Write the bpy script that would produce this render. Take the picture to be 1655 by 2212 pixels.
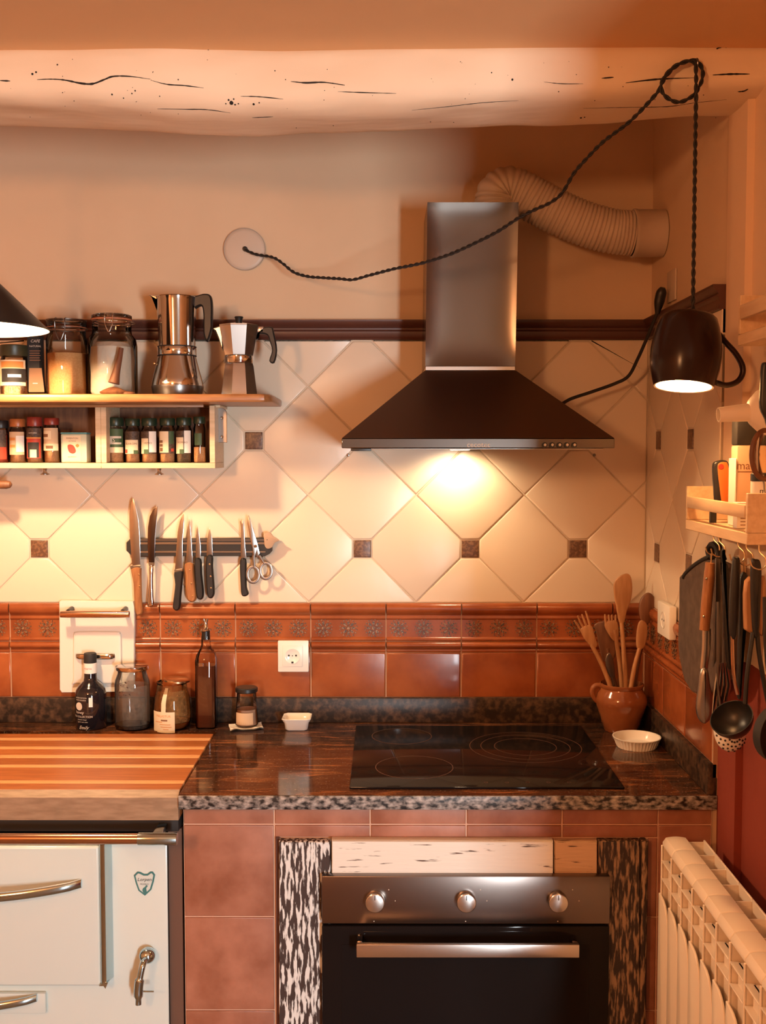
import bpy, bmesh, math, random
from mathutils import Vector, Matrix
from mathutils.bvhtree import BVHTree

random.seed(7)
for o in list(bpy.data.objects):
    bpy.data.objects.remove(o)
SC = bpy.context.scene
COL = SC.collection
PI = math.pi

# ------------------------------------------------------------------ camera
FPX, W_PX, H_PX = 2320.0, 1655.0, 2212.0
CAM = Vector((0.0, -2.85, 1.6245))
PITCH = math.atan(132.0 / FPX)          # looking slightly down
YAW = math.atan(4.5 / FPX)
cam_d = bpy.data.cameras.new('camera')
cam_d.sensor_fit = 'VERTICAL'
cam_d.sensor_height = 36.0
cam_d.lens = 36.0 * FPX / H_PX
cam_d.clip_start = 0.05
cam_o = bpy.data.objects.new('camera', cam_d)
COL.objects.link(cam_o)
cam_o.location = CAM
cam_o.rotation_euler = (PI / 2 - PITCH, 0, YAW)
SC.camera = cam_o
CAM_M = cam_o.rotation_euler.to_matrix()

# ------------------------------------------------------------------ view, world
vs = SC.view_settings
vs.view_transform = 'Standard'
vs.look = 'None'
vs.exposure = 0.28
vs.gamma = 1.0
vs.use_curve_mapping = False
world = bpy.data.worlds.new('world')
SC.world = world
world.use_nodes = True
world.node_tree.nodes['Background'].inputs[0].default_value = (0.95, 0.96, 1.0, 1)
world.node_tree.nodes['Background'].inputs[1].default_value = 1.0
SC.cycles.use_denoising = True
SC.cycles.max_bounces = 8
SC.cycles.diffuse_bounces = 5
SC.cycles.transparent_max_bounces = 24
SC.cycles.sample_clamp_indirect = 4.0


def light(name, kind, loc, power, color, size=0.05, rot=(0, 0, 0), size_y=None, spot=None, blend=0.5):
    d = bpy.data.lights.new(name, kind)
    d.energy = power
    d.color = color
    if kind == 'AREA':
        d.shape = 'RECTANGLE'
        d.size = size
        d.size_y = size_y or size
    else:
        d.shadow_soft_size = size
    if kind == 'SPOT':
        d.spot_size = spot
        d.spot_blend = blend
    o = bpy.data.objects.new(name, d)
    COL.objects.link(o)
    o.location = loc
    o.rotation_euler = rot
    return o


WARM = (1.0, 0.50, 0.19)
# daylight through the room's window, behind the camera on the right
WIN_X0, WIN_X1, WIN_Z0, WIN_Z1, WIN_Y = 1.25, 1.68, 0.40, 1.50, -5.3
wl = light('window_daylight', 'AREA', ((WIN_X0 + WIN_X1) / 2, WIN_Y - 0.1, (WIN_Z0 + WIN_Z1) / 2), 185, (0.88, 0.96, 1.0),
           size=WIN_X1 - WIN_X0, size_y=WIN_Z1 - WIN_Z0, rot=(PI / 2, 0, 0))


# unseen tungsten lamp added behind the camera for the warm ambient light
light('unseen_room_lamp', 'POINT', (-1.2, -3.6, 2.1), 85, (1.0, 0.45, 0.18), size=0.13)


# ------------------------------------------------------------------ pixel -> place (each thing gets its own real depth)
def ray(u, v):
    d = Vector(((u - W_PX / 2) / FPX, -(v - H_PX / 2) / FPX, -1.0))
    return CAM_M @ d


def at(u, v, y):
    d = ray(u, v)
    return CAM + d * ((y - CAM.y) / d.y)


def atx(u, v, x):
    d = ray(u, v)
    return CAM + d * ((x - CAM.x) / d.x)


def atz(u, v, z):
    d = ray(u, v)
    return CAM + d * ((z - CAM.z) / d.z)


# ------------------------------------------------------------------ materials
def lin(c):
    return tuple(((x / 255.0) / 12.92 if x / 255.0 <= 0.04045 else ((x / 255.0 + 0.055) / 1.055) ** 2.4) for x in c)


MATS = {}


def mat(name, col, rough=0.5, metal=0.0, col2=None, nscale=8.0, nstretch=(1, 1, 1), ramp=(0.35, 0.65), detail=4.0,
        bump=0.0, bscale=60.0, bstretch=(1, 1, 1), emis=None, estr=0.0, spec=0.5, coat=0.0, aniso=0.0, rnd=0.0, bdist=0.002):
    """procedural principled material: col (and col2 mixed by noise in world position), optional noise bump"""
    m = bpy.data.materials.new(name)
    m.use_nodes = True
    nt = m.node_tree
    b = nt.nodes['Principled BSDF']
    b.inputs['Base Color'].default_value = (*col, 1)
    b.inputs['Roughness'].default_value = rough
    b.inputs['Metallic'].default_value = metal
    b.inputs['Specular IOR Level'].default_value = spec
    b.inputs['Coat Weight'].default_value = coat
    b.inputs['Coat Roughness'].default_value = 0.08
    if aniso:
        b.inputs['Anisotropic'].default_value = aniso
    geo = nt.nodes.new('ShaderNodeNewGeometry')

    def noise(scale, stretch, det):
        mp = nt.nodes.new('ShaderNodeMapping')
        mp.inputs['Scale'].default_value = stretch
        nt.links.new(geo.outputs['Position'], mp.inputs['Vector'])
        n = nt.nodes.new('ShaderNodeTexNoise')
        n.inputs['Scale'].default_value = scale
        n.inputs['Detail'].default_value = det
        nt.links.new(mp.outputs['Vector'], n.inputs['Vector'])
        return n
    cur = None
    if col2 is not None:
        n = noise(nscale, nstretch, detail)
        r = nt.nodes.new('ShaderNodeValToRGB')
        r.color_ramp.elements[0].position = ramp[0]
        r.color_ramp.elements[1].position = ramp[1]
        r.color_ramp.elements[0].color = (*col, 1)
        r.color_ramp.elements[1].color = (*col2, 1)
        nt.links.new(n.outputs['Fac'], r.inputs['Fac'])
        cur = r.outputs['Color']
    if rnd:
        oi = nt.nodes.new('ShaderNodeObjectInfo')
        hs = nt.nodes.new('ShaderNodeHueSaturation')
        mr = nt.nodes.new('ShaderNodeMapRange')
        mr.inputs['To Min'].default_value = 1 - rnd
        mr.inputs['To Max'].default_value = 1 + rnd
        nt.links.new(oi.outputs['Random'], mr.inputs['Value'])
        nt.links.new(mr.outputs['Result'], hs.inputs['Value'])
        if cur:
            nt.links.new(cur, hs.inputs['Color'])
        else:
            hs.inputs['Color'].default_value = (*col, 1)
        cur = hs.outputs['Color']
    if cur:
        nt.links.new(cur, b.inputs['Base Color'])
    if bump:
        n = noise(bscale, bstretch, 3.0)
        bp = nt.nodes.new('ShaderNodeBump')
        bp.inputs['Strength'].default_value = bump
        bp.inputs['Distance'].default_value = bdist
        nt.links.new(n.outputs['Fac'], bp.inputs['Height'])
        nt.links.new(bp.outputs['Normal'], b.inputs['Normal'])
    if emis:
        b.inputs['Emission Color'].default_value = (*emis, 1)
        b.inputs['Emission Strength'].default_value = estr
    MATS[name] = m
    return m


def glass_mat(name, tint=(0.94, 0.93, 0.9), rough=0.03, ior=1.45):
    m = bpy.data.materials.new(name)
    m.use_nodes = True
    nt = m.node_tree
    nt.nodes.clear()
    out = nt.nodes.new('ShaderNodeOutputMaterial')
    mix = nt.nodes.new('ShaderNodeMixShader')
    fr = nt.nodes.new('ShaderNodeFresnel')
    fr.inputs['IOR'].default_value = ior
    tr = nt.nodes.new('ShaderNodeBsdfTransparent')
    tr.inputs[0].default_value = (*tint, 1)
    gl = nt.nodes.new('ShaderNodeBsdfGlossy')
    gl.inputs['Roughness'].default_value = rough
    nt.links.new(fr.outputs[0], mix.inputs[0])
    nt.links.new(tr.outputs[0], mix.inputs[1])
    nt.links.new(gl.outputs[0], mix.inputs[2])
    nt.links.new(mix.outputs[0], out.inputs[0])
    MATS[name] = m
    return m


def film_mat(name, col, cover):
    """smeared residue on the inside of a jar: part see-through, part matt"""
    m = bpy.data.materials.new(name)
    m.use_nodes = True
    nt = m.node_tree
    nt.nodes.clear()
    out = nt.nodes.new('ShaderNodeOutputMaterial')
    mix = nt.nodes.new('ShaderNodeMixShader')
    tr = nt.nodes.new('ShaderNodeBsdfTransparent')
    df = nt.nodes.new('ShaderNodeBsdfDiffuse')
    df.inputs[0].default_value = (*col, 1)
    geo = nt.nodes.new('ShaderNodeNewGeometry')
    n = nt.nodes.new('ShaderNodeTexNoise')
    n.inputs['Scale'].default_value = 130
    nt.links.new(geo.outputs['Position'], n.inputs['Vector'])
    mr = nt.nodes.new('ShaderNodeMapRange')
    mr.inputs['From Min'].default_value = 0.3
    mr.inputs['From Max'].default_value = 0.7
    mr.inputs['To Min'].default_value = cover * 0.6
    mr.inputs['To Max'].default_value = min(1.0, cover * 1.5)
    nt.links.new(n.outputs['Fac'], mr.inputs['Value'])
    nt.links.new(mr.outputs['Result'], mix.inputs[0])
    nt.links.new(tr.outputs[0], mix.inputs[1])
    nt.links.new(df.outputs[0], mix.inputs[2])
    nt.links.new(mix.outputs[0], out.inputs[0])
    MATS[name] = m
    return m


film_mat('honey_film', (0.55, 0.33, 0.16), 0.35)
film_mat('dust_film', (0.42, 0.36, 0.29), 0.16)


def granite_mat():
    m = mat('granite', (0.012, 0.008, 0.006), rough=0.09, spec=0.32)
    nt = m.node_tree
    b = nt.nodes['Principled BSDF']
    geo = nt.nodes.new('ShaderNodeNewGeometry')
    mp = nt.nodes.new('ShaderNodeMapping')
    mp.inputs['Scale'].default_value = (1.0, 5.5, 5.5)
    mp.inputs['Rotation'].default_value = (0, 0, 0.25)
    nt.links.new(geo.outputs['Position'], mp.inputs[0])
    n1 = nt.nodes.new('ShaderNodeTexNoise')
    n1.inputs['Scale'].default_value = 7
    n1.inputs['Detail'].default_value = 9
    n1.inputs['Roughness'].default_value = 0.7
    n1.inputs['Distortion'].default_value = 0.8
    nt.links.new(mp.outputs[0], n1.inputs['Vector'])
    r1 = nt.nodes.new('ShaderNodeValToRGB')
    e = r1.color_ramp.elements
    e[0].position, e[0].color = 0.36, (0.014, 0.008, 0.006, 1)
    e[1].position, e[1].color = 0.74, (0.34, 0.125, 0.042, 1)
    x = e.new(0.53)
    x.color = (0.062, 0.023, 0.011, 1)
    nt.links.new(n1.outputs['Fac'], r1.inputs[0])
    n2 = nt.nodes.new('ShaderNodeTexNoise')
    n2.inputs['Scale'].default_value = 190
    n2.inputs['Detail'].default_value = 3
    nt.links.new(geo.outputs['Position'], n2.inputs['Vector'])
    r2 = nt.nodes.new('ShaderNodeValToRGB')
    r2.color_ramp.elements[0].position = 0.55
    r2.color_ramp.elements[1].position = 0.72
    nt.links.new(n2.outputs['Fac'], r2.inputs[0])
    mx = nt.nodes.new('ShaderNodeMix')
    mx.data_type = 'RGBA'
    mm = nt.nodes.new('ShaderNodeMath')
    mm.operation = 'MULTIPLY'
    mm.inputs[1].default_value = 0.5
    nt.links.new(r2.outputs['Color'], mm.inputs[0])
    nt.links.new(mm.outputs[0], mx.inputs['Factor'])
    nt.links.new(r1.outputs['Color'], mx.inputs[6])
    mx.inputs[7].default_value = (0.20, 0.17, 0.14, 1)
    nt.links.new(mx.outputs[2], b.inputs['Base Color'])
    return m


def rough_granite_mat():
    """sawn granite edge: grey and tan speckle"""
    m = mat('granite_edge', (0.012, 0.010, 0.010), rough=0.45, col2=(0.44, 0.41, 0.38), nscale=105, nstretch=(0.6, 1, 1), ramp=(0.40, 0.68), detail=8)
    return m


def wall_paint_mat():
    """plaster, cream above and oxide red below shoulder height"""
    m = mat('painted_wall', (0.62, 0.50, 0.38), rough=0.75, bump=0.35, bscale=14, bdist=0.006)
    nt = m.node_tree
    b = nt.nodes['Principled BSDF']
    geo = nt.nodes.new('ShaderNodeNewGeometry')
    sp = nt.nodes.new('ShaderNodeSeparateXYZ')
    nt.links.new(geo.outputs['Position'], sp.inputs[0])
    n = nt.nodes.new('ShaderNodeTexNoise')
    n.inputs['Scale'].default_value = 20
    nt.links.new(geo.outputs['Position'], n.inputs['Vector'])
    ma = nt.nodes.new('ShaderNodeMath')
    ma.operation = 'MULTIPLY_ADD'
    ma.inputs[1].default_value = 0.012
    nt.links.new(n.outputs['Fac'], ma.inputs[0])
    nt.links.new(sp.outputs['Z'], ma.inputs[2])
    gt = nt.nodes.new('ShaderNodeMath')
    gt.operation = 'GREATER_THAN'
    gt.inputs[1].default_value = 1.212
    nt.links.new(ma.outputs[0], gt.inputs[0])
    mx = nt.nodes.new('ShaderNodeMix')
    mx.data_type = 'RGBA'
    nt.links.new(gt.outputs[0], mx.inputs['Factor'])
    mx.inputs[6].default_value = (0.22, 0.032, 0.014, 1)
    mx.inputs[7].default_value = (0.76, 0.56, 0.38, 1)
    nt.links.new(mx.outputs[2], b.inputs['Base Color'])
    return m


def distressed_mat(name, lo, hi, dark, paint, vertical=True):
    st = (110, 110, 17) if vertical else (9, 90, 90)
    m = mat(name, dark, rough=0.6, col2=paint, nscale=1.6, nstretch=st, ramp=(lo, hi), detail=6, bump=0.4, bscale=1.6, bstretch=st)
    return m


mat('plaster', (0.68, 0.50, 0.33), rough=0.85, bump=0.3, bscale=9, bdist=0.006, col2=(0.63, 0.45, 0.29), nscale=2.5)
mat('limewash_beam', (0.82, 0.67, 0.50), rough=0.8, bump=0.5, bscale=9, bstretch=(0.35, 1, 1), bdist=0.012, col2=(0.76, 0.60, 0.43), nscale=4, nstretch=(0.5, 1.5, 1.5))
mat('crack_dark', (0.015, 0.010, 0.008), rough=0.9)
mat('cream_tile', (0.71, 0.585, 0.445), rough=0.30, bump=0.35, bscale=11, bdist=0.004, rnd=0.04)
mat('grout', (0.62, 0.52, 0.40), rough=0.9)
mat('grout_warm', (0.42, 0.23, 0.13), rough=0.9)
mat('insert_tile', (0.10, 0.045, 0.025), rough=0.35, col2=(0.20, 0.10, 0.05), nscale=120, ramp=(0.45, 0.6))
mat('orange_tile', (0.22, 0.050, 0.014), rough=0.24, col2=(0.34, 0.092, 0.026), nscale=9, rnd=0.08, bump=0.12, bscale=30, coat=0.2)
mat('orange_relief', (0.050, 0.024, 0.014), rough=0.4, col2=(0.34, 0.19, 0.09), nscale=330, ramp=(0.46, 0.62))
mat('terracotta', (0.24, 0.082, 0.040), rough=0.42, col2=(0.42, 0.19, 0.12), nscale=13, ramp=(0.30, 0.72), detail=8, rnd=0.06, bump=0.15, bscale=40)
mat('grout_pink', (0.70, 0.45, 0.32), rough=0.9)
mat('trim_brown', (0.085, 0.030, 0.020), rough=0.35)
mat('side_brown', (0.13, 0.065, 0.04), rough=0.6)
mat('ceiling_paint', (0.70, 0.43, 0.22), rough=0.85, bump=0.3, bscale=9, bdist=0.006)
mat('rose_plastic', (0.56, 0.45, 0.35), rough=0.45)
mat('rose_rim', (0.34, 0.28, 0.23), rough=0.5)
mat('steel_chimney', (0.175, 0.155, 0.14), rough=0.22, metal=1.0)
mat('steel_canopy', (0.23, 0.185, 0.165), rough=0.36, metal=1.0)
granite_mat()
rough_granite_mat()
wall_paint_mat()
mat('floor_tile', (0.20, 0.13, 0.085), rough=0.5)
mat('room_paint', (0.60, 0.35, 0.17), rough=0.85)
mat('rear_paint', (0.34, 0.31, 0.27), rough=0.85)
mat('steel', (0.33, 0.30, 0.275), rough=0.33, metal=1.0, bump=0.08, bscale=3, bstretch=(400, 4, 4))
mat('steel_dark', (0.17, 0.155, 0.145), rough=0.30, metal=1.0)
mat('steel_panel', (0.20, 0.165, 0.15), rough=0.28, metal=1.0)
mat('chrome', (0.62, 0.60, 0.58), rough=0.10, metal=1.0)
mat('chrome_cool_reflect', (0.47, 0.60, 0.66), rough=0.12, metal=1.0)  # cool reflections on the stove's chrome put into its base colour
mat('aluminium', (0.66, 0.63, 0.60), rough=0.24, metal=1.0)
mat('copper_look', (0.62, 0.40, 0.28), rough=0.16, metal=1.0)  # copper look; on the chrome flue bar it stands for warm reflections
mat('black_plastic', (0.012, 0.011, 0.011), rough=0.38)
mat('black_matte', (0.014, 0.012, 0.011), rough=0.7)
mat('black_glass', (0.010, 0.008, 0.008), rough=0.06, spec=0.10)
mat('ring_print', (0.09, 0.045, 0.025), rough=0.3)
mat('enamel_white', (0.62, 0.705, 0.67), rough=0.22, coat=0.3)
mat('enamel_cream', (0.74, 0.69, 0.60), rough=0.3)
mat('white_plastic', (0.80, 0.76, 0.68), rough=0.35)
mat('porcelain', (0.82, 0.79, 0.72), rough=0.15)
mat('radiator_paint', (0.78, 0.68, 0.56), rough=0.35)
mat('duct_plastic', (0.55, 0.44, 0.34), rough=0.5)
mat('cable_black', (0.016, 0.013, 0.012), rough=0.7)
mat('mug_brown', (0.020, 0.008, 0.006), rough=0.22, spec=0.25)
mat('bulb_glow', (1, 1, 1), emis=(1.0, 0.80, 0.52), estr=14.0)
mat('mug_bulb_glow', (1, 1, 1), emis=WARM, estr=250.0)
mat('cone_bulb_glow', (1, 1, 1), emis=(1.0, 0.66, 0.37), estr=1000.0)
mat('lamp_inside', (0.85, 0.80, 0.70), rough=0.5)
mat('lamp_black', (0.020, 0.017, 0.015), rough=0.35)
mat('shelf_wood', (0.28, 0.11, 0.035), rough=0.35, col2=(0.40, 0.18, 0.065), nscale=6, nstretch=(2, 20, 20))
mat('pale_wood', (0.58, 0.42, 0.25), rough=0.5, col2=(0.68, 0.51, 0.33), nscale=6, nstretch=(2, 20, 20))
mat('rack_wood', (0.62, 0.43, 0.25), rough=0.5, col2=(0.72, 0.53, 0.33), nscale=5, nstretch=(20, 2, 20))
mat('stave_wood', (0.32, 0.095, 0.022), rough=0.4, col2=(0.42, 0.14, 0.036), nscale=4, nstretch=(3, 26, 26), rnd=0.14)
mat('stave_pale', (0.66, 0.33, 0.13), rough=0.4, col2=(0.72, 0.38, 0.16), nscale=4, nstretch=(3, 26, 26))
mat('stave_end', (0.26, 0.165, 0.095), rough=0.5, col2=(0.36, 0.24, 0.145), nscale=8, nstretch=(3, 20, 14))
mat('granite_honed', (0.020, 0.014, 0.011), rough=0.38, col2=(0.11, 0.060, 0.034), nscale=70, ramp=(0.42, 0.72), detail=8, spec=0.3)
mat('spoon_wood', (0.34, 0.15, 0.055), rough=0.5, col2=(0.46, 0.23, 0.095), nscale=7, nstretch=(14, 14, 2))
mat('dark_wood', (0.12, 0.042, 0.018), rough=0.5, col2=(0.19, 0.075, 0.03), nscale=7, nstretch=(14, 14, 2))
mat('knife_wood', (0.24, 0.085, 0.025), rough=0.4, col2=(0.36, 0.15, 0.05), nscale=12, nstretch=(14, 14, 2))
mat('blade', (0.50, 0.47, 0.44), rough=0.22, metal=1.0)
mat('blade_dark', (0.14, 0.11, 0.10), rough=0.2, metal=1.0)
mat('brass', (0.70, 0.52, 0.30), rough=0.25, metal=1.0)
mat('clay_glaze', (0.20, 0.055, 0.017), rough=0.14, col2=(0.30, 0.10, 0.034), nscale=14, coat=0.3)
mat('mitt_cloth', (0.085, 0.055, 0.040), rough=0.95, col2=(0.13, 0.085, 0.06), nscale=40, bump=0.6, bscale=60, bdist=0.004)
mat('paper_cream', (0.74, 0.60, 0.40), rough=0.7)
mat('paper_white', (0.80, 0.76, 0.69), rough=0.7)
mat('paper_tan', (0.60, 0.42, 0.26), rough=0.7)
mat('ink_black', (0.02, 0.016, 0.014), rough=0.7)
mat('ink_brown', (0.20, 0.085, 0.035), rough=0.7)
mat('ink_orange', (0.62, 0.24, 0.06), rough=0.7)
mat('ink_red', (0.45, 0.045, 0.02), rough=0.6)
mat('ink_teal', (0.05, 0.19, 0.19), rough=0.5)
mat('ink_green', (0.05, 0.09, 0.035), rough=0.6)
mat('print_pale', (0.62, 0.54, 0.44), rough=0.6)
mat('green_cap', (0.014, 0.028, 0.014), rough=0.35)
mat('olive_cap', (0.035, 0.038, 0.018), rough=0.4)
mat('red_cap', (0.22, 0.025, 0.015), rough=0.35)
mat('orange_cap', (0.36, 0.11, 0.03), rough=0.35)
mat('spice_red', (0.34, 0.035, 0.012), rough=0.8)
mat('spice_tan', (0.42, 0.20, 0.09), rough=0.8, col2=(0.55, 0.30, 0.14), nscale=300)
mat('spice_dark', (0.09, 0.055, 0.03), rough=0.8, col2=(0.18, 0.11, 0.05), nscale=300)
mat('sugar', (0.52, 0.25, 0.085), rough=0.8, col2=(0.60, 0.32, 0.13), nscale=260)
mat('flour_bag', (0.62, 0.54, 0.45), rough=0.45, bump=0.6, bscale=30, bdist=0.01)
mat('oats', (0.62, 0.42, 0.25), rough=0.8, col2=(0.35, 0.19, 0.09), nscale=200)
mat('coffee', (0.030, 0.016, 0.010), rough=0.6, col2=(0.09, 0.05, 0.03), nscale=200)
mat('honey', (0.22, 0.055, 0.015), rough=0.15)
mat('oil', (0.115, 0.030, 0.012), rough=0.08)
mat('salt', (0.44, 0.26, 0.17), rough=0.8)
mat('bottle_dark', (0.010, 0.009, 0.012), rough=0.05, coat=0.4)
mat('rubber_ring', (0.42, 0.14, 0.06), rough=0.6)
mat('tin_green', (0.50, 0.52, 0.38), rough=0.35)
mat('tin_blue', (0.10, 0.30, 0.33), rough=0.35)
mat('kraft', (0.24, 0.115, 0.055), rough=0.7)
mat('heart_wood', (0.44, 0.29, 0.19), rough=0.7)
mat('handle_orange', (0.62, 0.17, 0.03), rough=0.4)
mat('white_wire', (0.7, 0.66, 0.6), rough=0.4)
glass_mat('glass')
glass_mat('glass_rose', tint=(0.93, 0.90, 0.86), ior=1.25)
glass_mat('glass_amber', tint=(0.95, 0.87, 0.73))
glass_mat('glass_frost', tint=(0.90, 0.86, 0.80), rough=0.3)
distressed_mat('board_left', 0.495, 0.55, (0.040, 0.020, 0.014), (0.70, 0.72, 0.70))
distressed_mat('board_top', 0.30, 0.36, (0.10, 0.06, 0.04), (0.76, 0.72, 0.63), vertical=False)
distressed_mat('board_small', 0.33, 0.38, (0.06, 0.03, 0.02), (0.56, 0.38, 0.24), vertical=False)
distressed_mat('board_right', 0.48, 0.60, (0.026, 0.014, 0.010), (0.30, 0.19, 0.11))


# ------------------------------------------------------------------ mesh builder
class MB:
    def __init__(self):
        self.v, self.f = [], []

    def add(self, vs_, fs_):
        n = len(self.v)
        self.v += [tuple(p) for p in vs_]
        self.f += [tuple(i + n for i in f) for f in fs_]
        return self

    def box(self, x0, x1, y0, y1, z0, z1):
        x0, x1 = min(x0, x1), max(x0, x1)
        y0, y1 = min(y0, y1), max(y0, y1)
        z0, z1 = min(z0, z1), max(z0, z1)
        return self.add([(x0, y0, z0), (x1, y0, z0), (x1, y1, z0), (x0, y1, z0), (x0, y0, z1), (x1, y0, z1), (x1, y1, z1), (x0, y1, z1)],
                        [(3, 2, 1, 0), (4, 5, 6, 7), (0, 1, 5, 4), (1, 2, 6, 5), (2, 3, 7, 6), (3, 0, 4, 7)])

    def rbox(self, x0, x1, y0, y1, z0, z1, r=0.003, seg=2):
        bm = bmesh.new()
        bmesh.ops.create_cube(bm, size=1.0)
        sx, sy, sz = abs(x1 - x0), abs(y1 - y0), abs(z1 - z0)
        for v in bm.verts:
            v.co = Vector((v.co.x * sx, v.co.y * sy, v.co.z * sz)) + Vector(((x0 + x1) / 2, (y0 + y1) / 2, (z0 + z1) / 2))
        r = min(r, 0.49 * min(sx, sy, sz))
        bmesh.ops.bevel(bm, geom=bm.edges[:], offset=r, segments=seg, profile=0.5, affect='EDGES')
        return self.frombm(bm)

    def frombm(self, bm):
        bm.verts.index_update()
        self.add([v.co[:] for v in bm.verts], [[v.index for v in f.verts] for f in bm.faces])
        bm.free()
        return self

    def lathe(self, prof, c=(0, 0, 0), n=32, M=None, sx=1.0, sy=1.0, a0=0.0, a1=2 * PI):
        """prof: [(r, z)...] revolved round z through c; M = optional rotation applied before moving to c"""
        c = Vector(c)
        full = abs(a1 - a0 - 2 * PI) < 1e-6
        nn = n if full else n + 1
        vs_, idx = [], []
        for r, z in prof:
            if r < 1e-7:
                p = Vector((0, 0, z))
                idx.append([len(vs_)] * nn)
                vs_.append(p)
            else:
                row = []
                for k in range(nn):
                    a = a0 + (a1 - a0) * k / n
                    row.append(len(vs_))
                    vs_.append(Vector((r * math.cos(a) * sx, r * math.sin(a) * sy, z)))
                idx.append(row)
        fs_ = []
        for i in range(len(prof) - 1):
            A, B = idx[i], idx[i + 1]
            for k in range(n):
                k2 = (k + 1) % nn
                q = [A[k], A[k2], B[k2], B[k]]
                q2 = []
                for t in q:
                    if t not in q2:
                        q2.append(t)
                if len(q2) >= 3:
                    fs_.append(q2)
        if M is not None:
            vs_ = [M @ p for p in vs_]
        return self.add([p + c for p in vs_], fs_)

    def tube(self, path, r, n=8, caps=True, closed=False, sq=None):
        P = [Vector(p) for p in path]
        m = len(P)
        R = r if isinstance(r, (list, tuple)) else [r] * m
        T = []
        for i in range(m):
            a = P[(i - 1) % m] if (closed or i > 0) else P[0]
            b = P[(i + 1) % m] if (closed or i < m - 1) else P[-1]
            t = (b - a)
            T.append(t.normalized() if t.length > 1e-9 else Vector((0, 0, 1)))
        up = Vector((0, 0, 1)) if abs(T[0].z) < 0.9 else Vector((1, 0, 0))
        N = (up - T[0] * up.dot(T[0])).normalized()
        vs_, fs_ = [], []
        for i in range(m):
            N = (N - T[i] * N.dot(T[i]))
            N = N.normalized() if N.length > 1e-6 else T[i].orthogonal().normalized()
            B = T[i].cross(N)
            for k in range(n):
                a = 2 * PI * k / n
                ca, sa = math.cos(a), math.sin(a)
                if sq:
                    ca, sa = ca * sq[0], sa * sq[1]
                vs_.append(P[i] + (N * ca + B * sa) * R[i])
        for i in range(m - 1 if not closed else m):
            j = (i + 1) % m
            for k in range(n):
                k2 = (k + 1) % n
                fs_.append((i * n + k, i * n + k2, j * n + k2, j * n + k))
        if caps and not closed:
            fs_.append(tuple(range(n))[::-1])
            fs_.append(tuple((m - 1) * n + k for k in range(n)))
        return self.add(vs_, fs_)

    def prism(self, poly, lo, hi, axis='y'):
        """poly: 2D points; axis x: (y,z), axis y: (x,z), axis z: (x,y)"""
        def p3(p, t):
            return {'x': (t, p[0], p[1]), 'y': (p[0], t, p[1]), 'z': (p[0], p[1], t)}[axis]
        n = len(poly)
        vs_ = [p3(p, lo) for p in poly] + [p3(p, hi) for p in poly]
        fs_ = [tuple(range(n)), tuple(range(2 * n - 1, n - 1, -1))]
        for i in range(n):
            j = (i + 1) % n
            fs_.append((i, i + n, j + n, j))
        return self.add(vs_, fs_)

    def pillow(self, poly, lo, hi, inset, axis='y', mid=0.3):
        """extruded outline with softened front and back edges"""
        n = len(poly)
        pin = offset(poly, -inset)
        d = hi - lo
        rings = [(pin, lo), (offset(poly, -inset * 0.3), lo + d * mid * 0.4), (poly, lo + d * mid), (poly, hi - d * mid),
                 (offset(poly, -inset * 0.3), hi - d * mid * 0.4), (pin, hi)]

        def p3(p, t):
            return {'x': (t, p[0], p[1]), 'y': (p[0], t, p[1]), 'z': (p[0], p[1], t)}[axis]
        vs_ = [p3(p, t) for pl, t in rings for p in pl]
        fs_ = [tuple(range(n)), tuple(len(rings) * n - 1 - k for k in range(n))]
        for i in range(len(rings) - 1):
            for k in range(n):
                k2 = (k + 1) % n
                fs_.append((i * n + k, (i + 1) * n + k, (i + 1) * n + k2, i * n + k2))
        return self.add(vs_, fs_)

    def grid(self, fn, nu, nv, cu=False):
        vs_ = [fn(i / nu, j / nv) for j in range(nv + 1) for i in range(nu + (0 if cu else 1))]
        w = nu if cu else nu + 1
        fs_ = []
        for j in range(nv):
            for i in range(nu):
                i2 = (i + 1) % w if cu else i + 1
                fs_.append((j * w + i, j * w + i2, (j + 1) * w + i2, (j + 1) * w + i))
        return self.add(vs_, fs_)

    def sphere(self, c, r, n=16, sx=1, sy=1, sz=1):
        prof = [(math.sin(PI * k / (n // 2)) * r, -math.cos(PI * k / (n // 2)) * r * sz) for k in range(n // 2 + 1)]
        prof[0] = (0, prof[0][1])
        prof[-1] = (0, prof[-1][1])
        return self.lathe(prof, c, n, sx=sx, sy=sy)

    def xf(self, M, start=0):
        for i in range(start, len(self.v)):
            self.v[i] = tuple(M @ Vector(self.v[i]))
        return self

    def build(self, name, material, parent=None, smooth=38, origin=None):
        me = bpy.data.meshes.new(name)
        og = Vector(origin) if origin is not None else Vector((0, 0, 0))
        if parent is not None:
            og = ORIG.get(parent.name, Vector((0, 0, 0)))
        me.from_pydata([(x - og.x, y - og.y, z - og.z) for x, y, z in self.v], [], self.f)
        bm = bmesh.new()
        bm.from_mesh(me)
        bmesh.ops.recalc_face_normals(bm, faces=bm.faces[:])
        bm.to_mesh(me)
        bm.free()
        me.materials.append(MATS[material] if isinstance(material, str) else material)
        if smooth:
            me.polygons.foreach_set('use_smooth', [True] * len(me.polygons))
            me.set_sharp_from_angle(angle=math.radians(smooth))
        me.update()
        o = bpy.data.objects.new(name, me)
        COL.objects.link(o)
        if parent is not None:
            o.parent = parent
            ORIG[o.name] = og
        else:
            o.location = og
            ORIG[o.name] = og
        return o


ORIG = {}


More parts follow.
